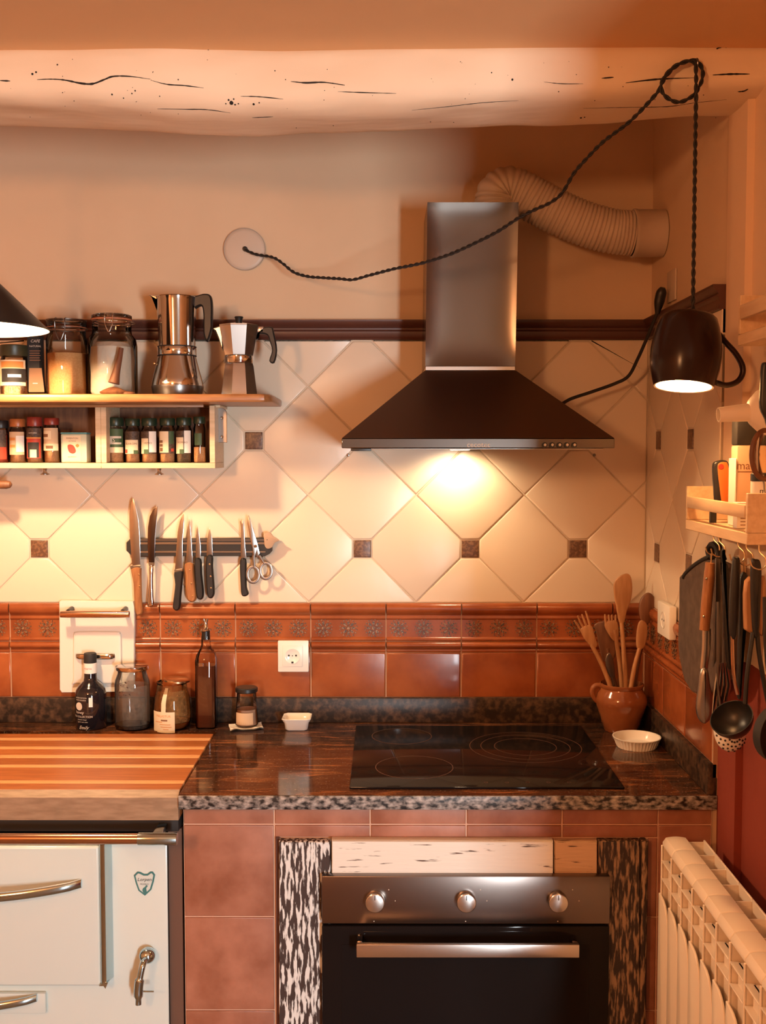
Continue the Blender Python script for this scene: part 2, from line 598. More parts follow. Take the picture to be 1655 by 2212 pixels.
def offset(poly, d):
    """move each outline point along its averaged normal (d<0 = inwards), any winding"""
    n = len(poly)
    area = sum(poly[i][0] * poly[(i + 1) % n][1] - poly[(i + 1) % n][0] * poly[i][1] for i in range(n))
    s = 1 if area > 0 else -1
    out = []
    for i in range(n):
        a, b, c = Vector(poly[i - 1][:2]), Vector(poly[i][:2]), Vector(poly[(i + 1) % n][:2])
        e1, e2 = (b - a), (c - b)
        if e1.length < 1e-9 or e2.length < 1e-9:
            out.append((b.x, b.y))
            continue
        e1.normalize()
        e2.normalize()
        n1, n2 = Vector((e1.y, -e1.x)) * s, Vector((e2.y, -e2.x)) * s
        nn = n1 + n2
        nn = nn.normalized() if nn.length > 1e-6 else n1
        k = max(0.35, nn.dot(n1))
        out.append((b.x + nn.x * d / k, b.y + nn.y * d / k))
    return out


def spline(pts, per=10, closed=False):
    P = [Vector(p) for p in pts]
    n = len(P)
    out = []
    for i in range(n if closed else n - 1):
        p0 = P[(i - 1) % n] if (closed or i > 0) else P[0] * 2 - P[1]
        p1, p2 = P[i], P[(i + 1) % n]
        p3 = P[(i + 2) % n] if (closed or i < n - 2) else P[-1] * 2 - P[-2]
        for k in range(per):
            t = k / per
            out.append(0.5 * ((2 * p1) + (p2 - p0) * t + (2 * p0 - 5 * p1 + 4 * p2 - p3) * t * t + (3 * p1 - p0 - 3 * p2 + p3) * t ** 3))
    if not closed:
        out.append(P[-1])
    return out


def smooth2(pts, per=5, closed=True):
    return [(p.x, p.y) for p in spline([(a, b, 0) for a, b in pts], per, closed)]


def resample(path, step):
    out = [path[0].copy()]
    acc = 0.0
    for a, b in zip(path, path[1:]):
        L = (b - a).length
        while acc + L >= step:
            t = (step - acc) / L
            a = a.lerp(b, t)
            L = (b - a).length
            out.append(a.copy())
            acc = 0.0
        acc += L
    return out


def px(pts, y):
    """pixel outline -> (x, z) outline at depth y"""
    r = []
    for u, v in pts:
        p = at(u, v, y)
        r.append((p.x, p.z))
    return r


def pxx(pts, x):
    """pixel outline -> (y, z) outline on the plane x"""
    r = []
    for u, v in pts:
        p = atx(u, v, x)
        r.append((p.y, p.z))
    return r


def thing(name, label, cat, loc, group=None):
    o = bpy.data.objects.new(name, None)
    o.empty_display_size = 0.03
    COL.objects.link(o)
    o.location = loc
    ORIG[o.name] = Vector(loc)
    return tag(o, label, cat, group)


def tag(o, label, cat=None, group=None, kind=None):
    o['label'] = label
    if cat:
        o['category'] = cat
    if group:
        o['group'] = group
    if kind:
        o['kind'] = kind
    return o


def struct(o, label=None):
    o['kind'] = 'structure'
    if label:
        o['label'] = label
    return o


def inst(name, me, loc, parent=None, rot=None):
    o = bpy.data.objects.new(name, me)
    COL.objects.link(o)
    if parent is not None:
        o.parent = parent
        og = ORIG.get(parent.name, Vector((0, 0, 0)))
        o.location = Vector(loc) - og
    else:
        o.location = loc
    ORIG[o.name] = Vector(loc)
    if rot:
        o.rotation_euler = rot
    return o


def text(name, s, height, c, right, up, material, parent, thick=0.0004, shear=0.0, align='CENTER', wrap=None):
    """flat lettering centred on c, running along right; wrap=(axis point, radius) bends it round a vertical axis"""
    cu = bpy.data.curves.new(name, 'FONT')
    cu.body = s
    cu.size = height
    cu.align_x = align
    cu.align_y = 'CENTER'
    cu.shear = shear
    cu.resolution_u = 2
    tmp = bpy.data.objects.new(name, cu)
    me = bpy.data.meshes.new_from_object(tmp)
    bpy.data.objects.remove(tmp)
    bpy.data.curves.remove(cu)
    R, U, c = Vector(right).normalized(), Vector(up).normalized(), Vector(c)
    Nn = R.cross(U)
    og = ORIG.get(parent.name, Vector((0, 0, 0)))
    for v in me.vertices:
        if wrap:
            ax, rad = wrap
            a0 = math.atan2(c.y - ax[1], c.x - ax[0])
            a = a0 + v.co.x / rad
            p = Vector((ax[0] + rad * math.cos(a), ax[1] + rad * math.sin(a), c.z + v.co.y))
        else:
            p = c + R * v.co.x + U * v.co.y + Nn * thick
        v.co = p - og
    me.materials.append(MATS[material])
    o = bpy.data.objects.new(name, me)
    COL.objects.link(o)
    o.parent = parent
    ORIG[o.name] = og
    return o


def cyl_patch(mb, ax, r, a0, a1, z0, z1, n=10, th=0.0005):
    """thin curved label round a vertical axis; angles measured from the camera side (-y), + to the right"""
    def fn(rr):
        return lambda u, v: Vector((ax[0] + rr * math.sin(a0 + (a1 - a0) * u), ax[1] - rr * math.cos(a0 + (a1 - a0) * u), z0 + (z1 - z0) * v))
    mb.grid(fn(r + th), n, 1)
    return mb

# ================================================================== THE SETTING
XR = 0.70                    # right wall, tiled stretch
XR2 = 0.715                  # right wall, nearer painted stretch
Y_TILE_END = -0.622
CEIL = at(500, 104, -0.795).z
RX, RY = 2.6, -5.3           # far corner of the room behind the camera

floor = struct(MB().box(-2.3, RX, RY, 0.12, -0.1, 0.0).build('floor', 'floor_tile', smooth=0), 'floor of the kitchen')
CEIL2 = 2.60
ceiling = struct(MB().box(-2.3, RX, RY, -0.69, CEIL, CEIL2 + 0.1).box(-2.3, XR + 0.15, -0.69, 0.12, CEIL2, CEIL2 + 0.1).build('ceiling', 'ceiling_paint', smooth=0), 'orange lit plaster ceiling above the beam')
wall_back = struct(MB().box(-2.3, XR, 0.0, 0.12, 0.0, CEIL2).build('wall_back', 'plaster', smooth=0), 'plastered back wall behind the hood and shelf')
wall_left = struct(MB().box(-2.42, -2.3, RY, 0.12, 0.0, CEIL2).build('wall_left', 'room_paint', smooth=0), 'left wall of the kitchen')
# right wall: proud tiled stretch, then the set-back painted stretch, out to the room's corner
wall_right = struct(MB().box(XR, XR + 0.15, Y_TILE_END, 0.12, 0.0, CEIL2).build('wall_right', 'plaster', smooth=0), 'plastered right wall beside the hood')
wall_right_near = struct(MB().box(XR2, XR + 0.15, -2.4, -0.735, 0.0, CEIL).build('wall_right_near', 'painted_wall', smooth=0), 'nearer right wall, cream above and oxide red below')
MB().box(XR, XR + 0.15, -0.735, Y_TILE_END, 0.0, CEIL2).build('wall_end', 'painted_wall', wall_right, smooth=0)
struct(MB().box(XR + 0.15, RX, -2.4, -2.28, 0.0, CEIL).build('wall_alcove', 'room_paint', smooth=0), 'wall turning away behind the camera')
struct(MB().box(RX, RX + 0.12, RY, -2.28, 0.0, CEIL).build('wall_alcove_right', 'room_paint', smooth=0), 'right wall of the room behind the camera')
wr = MB()
wr.box(-2.42, WIN_X0, RY - 0.12, RY, 0, CEIL)
wr.box(WIN_X1, RX + 0.12, RY - 0.12, RY, 0, CEIL)
wr.box(WIN_X0, WIN_X1, RY - 0.12, RY, 0, WIN_Z0)
wr.box(WIN_X0, WIN_X1, RY - 0.12, RY, WIN_Z1, CEIL)
wall_rear = struct(wr.build('wall_rear', 'rear_paint', smooth=0), 'rear wall behind the camera')
wf = MB()
for a, b, c, d in ((WIN_X0, WIN_X0 + 0.04, WIN_Z0, WIN_Z1), (WIN_X1 - 0.04, WIN_X1, WIN_Z0, WIN_Z1), (WIN_X0, WIN_X1, WIN_Z0, WIN_Z0 + 0.04), (WIN_X0, WIN_X1, WIN_Z1 - 0.04, WIN_Z1)):
    wf.box(a, b, RY - 0.07, RY - 0.02, c, d)
struct(wf.build('window_1', 'white_plastic', smooth=0), 'narrow window behind the camera')

# ---- heights read off the wall
Z_TT, Z_TB = at(600, 693, 0).z, at(600, 735, 0).z
Z_B0 = at(800, 1301, 0).z            # top of the orange border
Z_B1 = at(800, 1384, 0).z            # under the decorated tiles
Z_B2 = at(800, 1408, 0).z            # under the ledge tiles
Z_TOP = 0.90                         # worktop
Z_UP = at(800, 1508, -0.022).z       # top of the granite upstand


# ---- tile meshes (local x along the wall, z up, -y out of the wall)
def tile_mesh(name, poly, h, bev, material):
    key = (name, material, tuple((round(a, 4), round(b, 4)) for a, b in poly))
    if key in TILES:
        return TILES[key]
    n = len(poly)
    rings = [(poly, 0.0), (poly, -h + bev * 0.6), (offset(poly, -bev * 0.35), -h + bev * 0.18), (offset(poly, -bev * 1.2), -h)]
    me = bpy.data.meshes.new(name)
    vs_ = [(p[0], t, p[1]) for pl, t in rings for p in pl]
    fs_ = [tuple(3 * n + k for k in range(n))]
    for i in range(3):
        for k in range(n):
            k2 = (k + 1) % n
            fs_.append((i * n + k, i * n + k2, (i + 1) * n + k2, (i + 1) * n + k))
    me.from_pydata(vs_, [], fs_)
    bm = bmesh.new()
    bm.from_mesh(me)
    bmesh.ops.recalc_face_normals(bm, faces=bm.faces[:])
    bm.to_mesh(me)
    bm.free()
    me.polygons.foreach_set('use_smooth', [True] * len(me.polygons))
    me.set_sharp_from_angle(angle=math.radians(50))
    me.materials.append(MATS[material])
    TILES[key] = me
    return me


TILES = {}


def clip(poly, x0, x1, z0, z1):
    for ax, lim, keep in ((0, x0, 1), (0, x1, -1), (1, z0, 1), (1, z1, -1)):
        out = []
        n = len(poly)
        for i in range(n):
            a, b = poly[i], poly[(i + 1) % n]
            ia, ib = (a[ax] - lim) * keep >= -1e-7, (b[ax] - lim) * keep >= -1e-7
            if ia:
                out.append(a)
            if ia != ib:
                t = (lim - a[ax]) / (b[ax] - a[ax])
                out.append((a[0] + (b[0] - a[0]) * t, a[1] + (b[1] - a[1]) * t))
        poly = out
        if len(poly) < 3:
            return []
    # drop doubles
    res = []
    for p in poly:
        if not res or (Vector(p) - Vector(res[-1])).length > 1e-4:
            res.append(p)
    if len(res) > 2 and (Vector(res[0]) - Vector(res[-1])).length < 1e-4:
        res.pop()
    return res if len(res) >= 3 else []


SP = 0.2863                              # spacing of the dark inserts
INS = 0.0245
_p = at(783, 1185, 0)
X_I, Z_I = _p.x, _p.z


def diamond_field(parent, place, x0, x1, z0, z1, xi, skip=None):
    """cream diamonds with cut corners and dark inserts, clipped to the field"""
    a = SP / 2
    H = [(a - INS, -INS), (a - INS, INS), (0, a), (-(a - INS), INS), (-(a - INS), -INS), (0, -a)]
    V = [(-q, p) for p, q in H]
    for i in range(-6, 8):
        for j in range(-3, 5):
            for kind, poly, cx, cz in (('h', H, xi + a + i * SP, Z_I + j * SP), ('v', V, xi + i * SP, Z_I + a + j * SP)):
                pl = offset(poly, -0.0013)
                pl = clip([(p[0] + cx, p[1] + cz) for p in pl], x0, x1, z0, z1)
                if not pl:
                    continue
                mx, mz = sum(p[0] for p in pl) / len(pl), sum(p[1] for p in pl) / len(pl)
                ar = abs(sum(pl[k - 1][0] * pl[k][1] - pl[k][0] * pl[k - 1][1] for k in range(len(pl)))) / 2
                if ar < 0.0006:
                    continue
                me = tile_mesh('wall_tile', [(p[0] - mx, p[1] - mz) for p in pl], 0.008 + random.uniform(0, 0.0008) * 0, 0.0032, 'cream_tile')
                place('wall_tile', me, mx, mz)
            cx, cz = xi + i * SP, Z_I + j * SP
            c = INS - 0.0018
            pl = clip([(cx - c, cz - c), (cx + c, cz - c), (cx + c, cz + c), (cx - c, cz + c)], x0, x1, z0, z1)
            if pl and abs(pl[0][0] - pl[2][0]) > 0.01 and abs(pl[0][1] - pl[2][1]) > 0.01:
                mx, mz = sum(p[0] for p in pl) / len(pl), sum(p[1] for p in pl) / len(pl)
                me = tile_mesh('insert_tile', [(p[0] - mx, p[1] - mz) for p in pl], 0.0085, 0.0025, 'insert_tile')
                o = place('insert_tile', me, mx, mz)
                if len(pl) == 4 and abs(abs(pl[0][0] - pl[2][0]) - 2 * c) < 0.001:
                    MORE_INS.append((o, cx, cz, place))


MORE_INS = []
X_L = -1.16                              # leftmost tile edge, outside the frame


def place_back(name, me, x, z):
    return inst(name, me, (x, 0.0, z), wall_back)


def place_right(name, me, s, z):
    return inst(name, me, (XR, -s, z), wall_right, rot=(0, 0, -PI / 2))


diamond_field(wall_back, place_back, X_L, XR - 0.009, Z_B0 + 0.001, Z_TB, X_I)
diamond_field(wall_right, place_right, 0.009, -Y_TILE_END, Z_B0 + 0.001, Z_TB, 0.121)
# grout beds behind the tiles
MB().box(X_L, XR - 0.001, -0.005, 0, Z_B0, Z_TB).build('grout_bed', 'grout', wall_back, smooth=0)
MB().box(XR - 0.005, XR, Y_TILE_END, -0.005, Z_B0, Z_TB).build('grout_bed', 'grout', wall_right, smooth=0)
MB().box(X_L, XR - 0.001, -0.0095, 0, Z_UP - 0.03, Z_B0).build('grout_bed', 'grout_warm', wall_back, smooth=0)
MB().box(XR - 0.0095, XR, Y_TILE_END, -0.0095, Z_UP - 0.03, Z_B0).build('grout_bed', 'grout_warm', wall_right, smooth=0)


# ---- orange border: decorated tile, ledge tile, plain tile
def prof_mesh(name, prof, L, material):
    m = MB().prism(prof, -L / 2, L / 2, 'x')
    o = m.build(name, material, smooth=50)
    me = o.data
    bpy.data.objects.remove(o)
    return me


H1, H2, H3 = Z_B0 - Z_B1 - 0.002, Z_B1 - Z_B2 - 0.001, Z_B2 - Z_UP - 0.002


def P_DECOR(h):
    return [(0, 0), (-0.010, 0), (-0.014, 0.0015), (-0.0155, 0.005), (-0.014, 0.0085), (-0.0105, 0.011), (-0.0105, h * 0.565), (-0.013, h * 0.585),
            (-0.0135, h * 0.625), (-0.011, h * 0.655), (-0.0115, h * 0.70), (-0.0165, h * 0.735), (-0.020, h * 0.80), (-0.0215, h * 0.88), (-0.019, h * 0.955), (-0.013, h * 0.995), (0, h)]


def P_LEDGE(h):
    return [(0, 0), (-0.0105, 0), (-0.0125, h * 0.10), (-0.0125, h * 0.26), (-0.0105, h * 0.33), (-0.0150, h * 0.42), (-0.0195, h * 0.55),
            (-0.0205, h * 0.74), (-0.0175, h * 0.92), (-0.011, h), (0, h)]


TW = 0.2005
GR = 0.0035
rosette_mb = MB()
for k in range(8):
    a = 2 * PI * k / 8
    ca, sa = math.cos(a), math.sin(a)
    pts = []
    for (r, t) in ((0.0055, 0), (0.011, 0.0030), (0.0165, 0.0032), (0.0195, 0), (0.0165, -0.0032), (0.011, -0.0030)):
        pts.append((r * ca - t * sa, r * sa + t * ca))
    rosette_mb.prism(pts, 0.0, -0.0018 - 0.0006 * (k % 2), 'y')
for k in range(16):
    a = 2 * PI * (k + 0.5) / 16
    cxx, czz = 0.0225 * math.cos(a), 0.0225 * math.sin(a)
    rosette_mb.prism([(cxx + 0.0022 * math.cos(2 * PI * q / 5), czz + 0.0022 * math.sin(2 * PI * q / 5)) for q in range(5)], 0.0, -0.0014, 'y')
rosette_mb.prism([(0.0045 * math.cos(2 * PI * k / 8), 0.0045 * math.sin(2 * PI * k / 8)) for k in range(8)], 0.0, -0.003, 'y')
ro = rosette_mb.build('rosette', 'orange_relief', smooth=0)
ME_ROSE = ro.data
bpy.data.objects.remove(ro)

X_J0 = at(509, 1345, -0.01).x            # one measured joint
rows = (('border_tile', P_DECOR(H1), Z_B1 + 0.001, 'orange_tile'), ('ledge_tile', P_LEDGE(H2), Z_B2 + 0.0005, 'orange_tile'))


def border(place, xa, xb, j0, bands=((-99, 99),)):
    k = math.floor((xa - j0) / TW)
    while j0 + k * TW < xb:
        a, b = j0 + k * TW, j0 + (k + 1) * TW
        k += 1
        a2, b2 = max(a + GR / 2, xa), min(b - GR / 2, xb)
        if b2 - a2 < 0.012:
            continue
        L, cx = b2 - a2, (a2 + b2) / 2
        for nm, prof, z, ma in rows:
            me = prof_mesh(nm, prof, L, ma)
            o = place(nm, me, cx, z)
            if nm == 'border_tile':
                for q in range(3):
                    rx = a + TW * (q + 0.5) / 3
                    if a2 + 0.022 < rx < b2 - 0.022:
                        r = inst('rosette', ME_ROSE, (0, 0, 0), None)
                        r.parent = o
                        r.location = (rx - cx, -0.0105, H1 * 0.345)
        me = tile_mesh('plain_tile', [(-L / 2, 0), (L / 2, 0), (L / 2, H3), (-L / 2, H3)], 0.0115, 0.003, 'orange_tile')
        place('plain_tile', me, cx, Z_UP + 0.001)


border(place_back, X_L, XR - 0.012, X_J0)
border(place_right, 0.022, -Y_TILE_END, 0.012)

# ---- brown moulding above the tiles
HT = Z_TT - Z_TB
ptrim = [(0, 0), (-0.013, 0), (-0.015, HT * 0.06), (-0.012, HT * 0.16), (-0.013, HT * 0.42), (-0.018, HT * 0.50), (-0.0185, HT * 0.58), (-0.015, HT * 0.64),
         (-0.020, HT * 0.74), (-0.0265, HT * 0.88), (-0.027, HT), (0, HT)]
struct(MB().prism([(y, z + Z_TB) for y, z in ptrim], X_L, XR, 'x').build('trim_1', 'trim_brown', smooth=40), 'dark brown moulding above the back wall tiles')
m = MB().prism([(y, z) for y, z in ptrim], 0.0275, -Y_TILE_END, 'x')
m.xf(Matrix.Translation((XR, 0, Z_TB)) @ Matrix.Rotation(-PI / 2, 4, 'Z'))
struct(m.build('trim_2', 'trim_brown', smooth=40), 'dark brown moulding running along the right wall')

# ================================================================== BEAM
from mathutils import noise as mnoise
bot_px = [(-400, 262), (0, 266), (150, 270), (300, 276), (430, 284), (550, 288), (700, 284), (830, 279), (1000, 268), (1150, 263), (1300, 259), (1420, 252), (1540, 246), (1700, 240)]
Y_BB = -0.655
BOT = [(at(u, v, Y_BB).x, at(u, v, Y_BB).z) for u, v in bot_px]


def zbot(x):
    for (xa, za), (xb, zb) in zip(BOT, BOT[1:]):
        if xa <= x <= xb:
            t = (x - xa) / (xb - xa)
            t = t * t * (3 - 2 * t)
            return za + (zb - za) * t
    return BOT[0][1] if x < BOT[0][0] else BOT[-1][1]


def beam_pt(u, v):
    x = -1.75 + (XR + 0.03 + 1.75) * v
    zb = zbot(x)
    zt = CEIL + 0.02
    hz, zc = (zt - zb) / 2, (zt + zb) / 2
    a = 2 * PI * u
    c, s = math.cos(a), math.sin(a)
    e = 0.55
    y = -0.695 + 0.105 * math.copysign(abs(c) ** e, c)
    z = zc + hz * math.copysign(abs(s) ** e, s)
    n = mnoise.noise(Vector((x * 3.0, y * 9, z * 9)))
    n2 = mnoise.noise(Vector((x * 9.0, y * 22 + 5, z * 22)))
    d = 0.011 * n + 0.004 * n2
    return Vector((x, y + d * c, z + d * s * 0.6))


beam = MB().grid(beam_pt, 56, 220, cu=True).build('timber_beam', 'limewash_beam', smooth=60, origin=(-0.5, -0.695, CEIL))
tag(beam, 'limewashed rough timber beam under the ceiling', 'beam')
beam_bvh = BVHTree.FromPolygons([v.co + ORIG['timber_beam'] for v in beam.data.vertices], [p.vertices[:] for p in beam.data.polygons])


def on_beam(u, v, lift=0.0):
    hit = beam_bvh.ray_cast(CAM, ray(u, v).normalized())
    if hit[0] is None:
        return at(u, v, -0.80)
    return hit[0] + hit[1] * lift * (1 if hit[1].y < 0 else -1)


def crack(pts, r0):
    P = [on_beam(u, v) for u, v in [(p.x, p.y) for p in spline([(a, b, 0) for a, b in pts], 7)]]
    n = len(P)
    MB().tube(P, [r0 * (0.25 + 0.75 * math.sin(PI * (i + 0.5) / n)) * random.uniform(0.7, 1.2) for i in range(n)], 6).build('crack', 'crack_dark', beam)


crack([(0, 174), (22, 175)], 0.0014)
crack([(80, 172), (110, 171), (140, 173), (175, 180), (200, 181), (225, 172), (245, 165), (280, 165), (325, 171)], 0.0019)
crack([(328, 174), (360, 182), (400, 185), (440, 190)], 0.0013)
crack([(520, 208), (560, 209), (612, 214)], 0.0011)
crack([(628, 176), (660, 179), (700, 178), (745, 184)], 0.0017)
crack([(340, 235), (400, 236), (450, 237), (498, 244)], 0.0010)
crack([(545, 254), (590, 252)], 0.0010)
crack([(730, 198), (790, 200), (856, 202)], 0.0010)
crack([(890, 238), (960, 231), (1040, 222), (1120, 217)], 0.0008)
crack([(1175, 177), (1215, 181), (1260, 181)], 0.0008)
crack([(1300, 169), (1326, 167)], 0.0014)
crack([(1352, 179), (1400, 173), (1440, 170), (1500, 168)], 0.0016)
crack([(1540, 162), (1580, 160), (1620, 160)], 0.0017)
crack([(1260, 234), (1340, 232), (1440, 230), (1500, 222), (1570, 215)], 0.0010)
crack([(1548, 106), (1560, 101), (1570, 103)], 0.0030)
crack([(1594, 198), (1608, 196), (1616, 192)], 0.0024)
hole = MB()
random.seed(11)
spots = [(1107, 172, 2.4), (500, 222, 4.5), (494, 216, 2.2), (508, 226, 2.0), (505, 214, 1.8), (515, 224, 1.6), (488, 224, 1.6), (242, 204, 2.0), (267, 212, 1.5), (292, 196, 1.8),
         (285, 202, 1.6), (385, 172, 1.5), (124, 140, 1.9), (70, 160, 2.6), (78, 156, 2.2), (135, 200, 1.2), (160, 218, 1.2), (345, 208, 1.3), (617, 172, 1.3), (1062, 157, 1.4), (1207, 198, 1.3),
         (1255, 254, 2.6), (1263, 253, 1.8), (1285, 217, 1.2), (1315, 145, 1.3), (1500, 150, 1.2), (980, 264, 1.3), (930, 263, 1.3), (720, 271, 1.3), (594, 153, 1.4), (707, 150, 1.0), (548, 225, 2.6),
         (560, 222, 1.6), (450, 108, 1.2), (32, 97, 1.6), (700, 216, 1.0), (640, 276, 1.2), (385, 246, 1.0), (1005, 213, 1.0), (1346, 187, 1.0), (1415, 215, 1.2), (1520, 205, 1.4)]
for _ in range(40):
    spots.append((random.uniform(0, 1550), random.uniform(120, 255), random.uniform(0.5, 1.0)))
for u, v, r in spots:
    p = on_beam(u, v)
    hole.sphere(p, r * 2.05 / FPX, 8)
ho = hole.build('worm_holes', 'crack_dark', beam)
ho['kind'] = 'stuff'

# ================================================================== WORKTOP, BASE
Y_F = -0.628                                          # front edge of the worktop
X_WL = at(385, 1722, Y_F).x                           # its left end
Y_LEDGE = -0.108
wk = thing('worktop', 'polished dark brown granite worktop with low upstands', 'worktop', (0.1, -0.3, Z_TOP - 0.03))
MB().prism([(-1.3, -0.001), (XR - 0.001, -0.001), (XR - 0.001, Y_F + 0.003), (X_WL, Y_F + 0.003), (X_WL, Y_LEDGE), (-1.3, Y_LEDGE)], Z_TOP - 0.030, Z_TOP, 'z').build('slab', 'granite', wk, smooth=0)
MB().rbox(X_WL, XR - 0.001, Y_F, Y_F + 0.004, Z_TOP - 0.030, Z_TOP - 0.0006, 0.0015).build('front_edge', 'granite_edge', wk)
MB().rbox(-1.3, XR - 0.001, -0.001, -0.022, Z_TOP + 0.0005, Z_UP, 0.0015).build('back_upstand', 'granite_honed', wk)
MB().rbox(XR - 0.001, XR - 0.021, -0.023, Y_TILE_END, Z_TOP + 0.0005, Z_UP, 0.0015).build('side_upstand', 'granite_honed', wk)

Y_BASE = -0.592
X_B0 = X_WL + 0.004
base = MB()
OX0, OX1, OZ0, OZ1 = -0.20, 0.535, 0.10, 0.775        # oven recess
base.box(X_B0, OX0, Y_BASE, -0.001, 0.0, Z_TOP - 0.0305)
base.box(OX1, XR - 0.001, Y_BASE, -0.001, 0.0, Z_TOP - 0.0305)
base.box(OX0, OX1, Y_BASE, -0.001, OZ1, Z_TOP - 0.0305)
base.box(OX0, OX1, Y_BASE, -0.001, 0.0, OZ0)
cb = base.build('counter_base', 'grout_pink', smooth=0, origin=(0.1, -0.3, 0))
tag(cb, 'terracotta tiled masonry base under the granite worktop', 'counter base')
zj = [Z_TOP - 0.031] + [at(480, v, Y_BASE - 0.008).z for v in (1783, 1983, 2185)]
zj += [zj[-1] - 0.2, max(zj[-1] - 0.4, 0.02)]
xj = [X_B0] + [at(u, 1785, Y_BASE - 0.008).x for u in (592, 800, 1008, 1215, 1423)] + [XR - 0.002]
Z_FR = at(900, 1817, -0.615).z + 0.001                # top of the oven surround
X_FL, X_FR = at(601, 1900, -0.615).x - 0.001, at(1401, 1900, -0.615).x + 0.001
for r in range(len(zj) - 1):
    for c in range(len(xj) - 1):
        a, b, z1, z0 = xj[c], xj[c + 1], zj[r], zj[r + 1]
        a, b, z0, z1 = a + 0.0020, b - 0.0020, z0 + 0.0020, z1 - 0.0014
        if z0 < Z_FR:
            if a >= X_FL - 0.01 and b <= X_FR + 0.01 or (a < X_FR and b > X_FL):
                if a < X_FL - 0.05:
                    b = min(b, X_FL - 0.001)
                elif b > X_FR + 0.05:
                    a = max(a, X_FR + 0.001) if z1 < Z_FR else a
                    if z1 > Z_FR:
                        z0 = Z_FR + 0.001
                else:
                    z0 = Z_FR + 0.001
        if z1 - z0 < 0.008 or b - a < 0.01:
            continue
        cx, cz = (a + b) / 2, (z0 + z1) / 2
        me = tile_mesh('base_tile', [(a - cx, z0 - cz), (b - cx, z0 - cz), (b - cx, z1 - cz), (a - cx, z1 - cz)], 0.0040, 0.0016, 'terracotta')
        inst('base_tile', me, (cx, Y_BASE, cz), cb)
# right hand tiles beside the surround
for z1, z0 in [(Z_FR - 0.001, zj[2])] + list(zip(zj[2:], zj[3:])):
    a, b = X_FR + 0.002, xj[-2] - 0.0017
    z1, z0 = z1 - 0.0017, z0 + 0.0017
    cx, cz = (a + b) / 2, (z0 + z1) / 2
    me = tile_mesh('base_tile', [(a - cx, z0 - cz), (b - cx, z0 - cz), (b - cx, z1 - cz), (a - cx, z1 - cz)], 0.0040, 0.0016, 'terracotta')
    inst('base_tile', me, (cx, Y_BASE, cz), cb)

# ================================================================== OVEN SURROUND AND OVEN
fr = thing('oven_surround', 'surround of weathered painted boards framing the built-in oven', 'oven surround', (0.16, -0.6, 0))
YB0, YB1 = Y_BASE - 0.001, -0.618


def board(pts, ma, y1=YB1, bev=0.002):
    MB().pillow(px(pts, y1), YB0, y1, bev, 'y', mid=0.25).build('board', ma, fr)


board([(602, 1818), (714, 1818), (714, 2240), (602, 2240)], 'board_left')
board([(716, 1816), (1196, 1818), (1196, 1890), (716, 1890)], 'board_top', YB1 - 0.004)
board([(1198, 1818), (1291, 1818), (1291, 1888), (1198, 1888)], 'board_small')
board([(1293, 1817), (1383, 1817), (1383, 2240), (1293, 2240)], 'board_right')
MB().rbox(at(1385, 1900, YB1).x, at(1399, 1900, YB1).x, YB0, YB1 - 0.003, at(1390, 2240, YB1).z, at(1390, 1817, YB1).z, 0.003).build('edge_strip', 'board_right', fr)

MB().box(at(594, 1900, YB1).x, at(602, 1900, YB1).x, YB0, YB0 - 0.008, at(594, 2240, YB1).z, at(600, 1815, YB1).z).build('gap_shade', 'trim_brown', fr, smooth=0)  # dark strip standing in for the shade in the gap beside the board
ov = thing('built_in_oven', 'stainless and black glass built-in oven below the hob', 'oven', (0.165, -0.6, 0.15))
YO = -0.640
x0, x1 = at(695, 1950, YO).x, at(1318, 1950, YO).x
zt, zm = at(1000, 1893, YO).z, at(1000, 1996, YO).z
MB().rbox(x0, x1, YO, -0.620, zm, zt, 0.0025).build('control_panel', 'steel_panel', ov)
MB().box(x0 + 0.02, x1 - 0.02, -0.619, -0.08, 0.135, zt - 0.012).build('carcass', 'black_matte', ov, smooth=0)
MB().rbox(x0, x1, YO + 0.001, -0.620, 0.14, zm - 0.005, 0.003).build('door', 'black_glass', ov)
d = ov.children[-1]
MB().rbox(x0 + 0.042, x1 - 0.042, YO + 0.0002, YO + 0.001, 0.19, zm - 0.045, 0.0003, 1).build('window', 'black_glass', d)
yh = -0.692
hx0, hx1 = at(770, 2054, yh).x, at(1252, 2054, yh).x
hz0, hz1 = at(900, 2069, yh).z, at(900, 2041, yh).z
hb = MB().rbox(hx0, hx1, yh, yh + 0.012, hz0, hz1, 0.0015).build('handle', 'aluminium', d)
for xx in (hx0 + 0.006, hx1 - 0.006):
    MB().rbox(xx - 0.006, xx + 0.006, yh + 0.0125, YO + 0.0005, hz0 + 0.003, hz1 - 0.002, 0.002).build('handle_post', 'chrome', d)
for u in (810, 1008, 1207):
    p = at(u, 1952, YO - 0.018)
    R = Matrix.Rotation(PI / 2, 3, 'X')
    r = 0.0205
    kb = MB().lathe([(0, 0.0), (r * 0.93, 0.0), (r, 0.0015), (r, 0.016), (r * 0.94, 0.0178), (r * 0.9, 0.0182), (0, 0.0182)], (p.x, YO - 0.0005, p.z), 40, R).build('knob', 'aluminium', ov)
    MB().rbox(p.x - 0.0008, p.x + 0.0008, YO - 0.0192, YO - 0.0185, p.z + r * 0.35, p.z + r * 0.85, 0.0002, 1).build('pointer', 'ink_black', kb)
    for du, dv in ((30, -30), (-2, 38), (44, -6)):
        q = at(u + du, 1952 + dv, YO)
        MB().box(q.x - 0.001, q.x + 0.001, YO - 0.0004, YO - 0.0001, q.z - 0.001, q.z + 0.001).build('panel_mark', 'print_pale', ov, smooth=0)

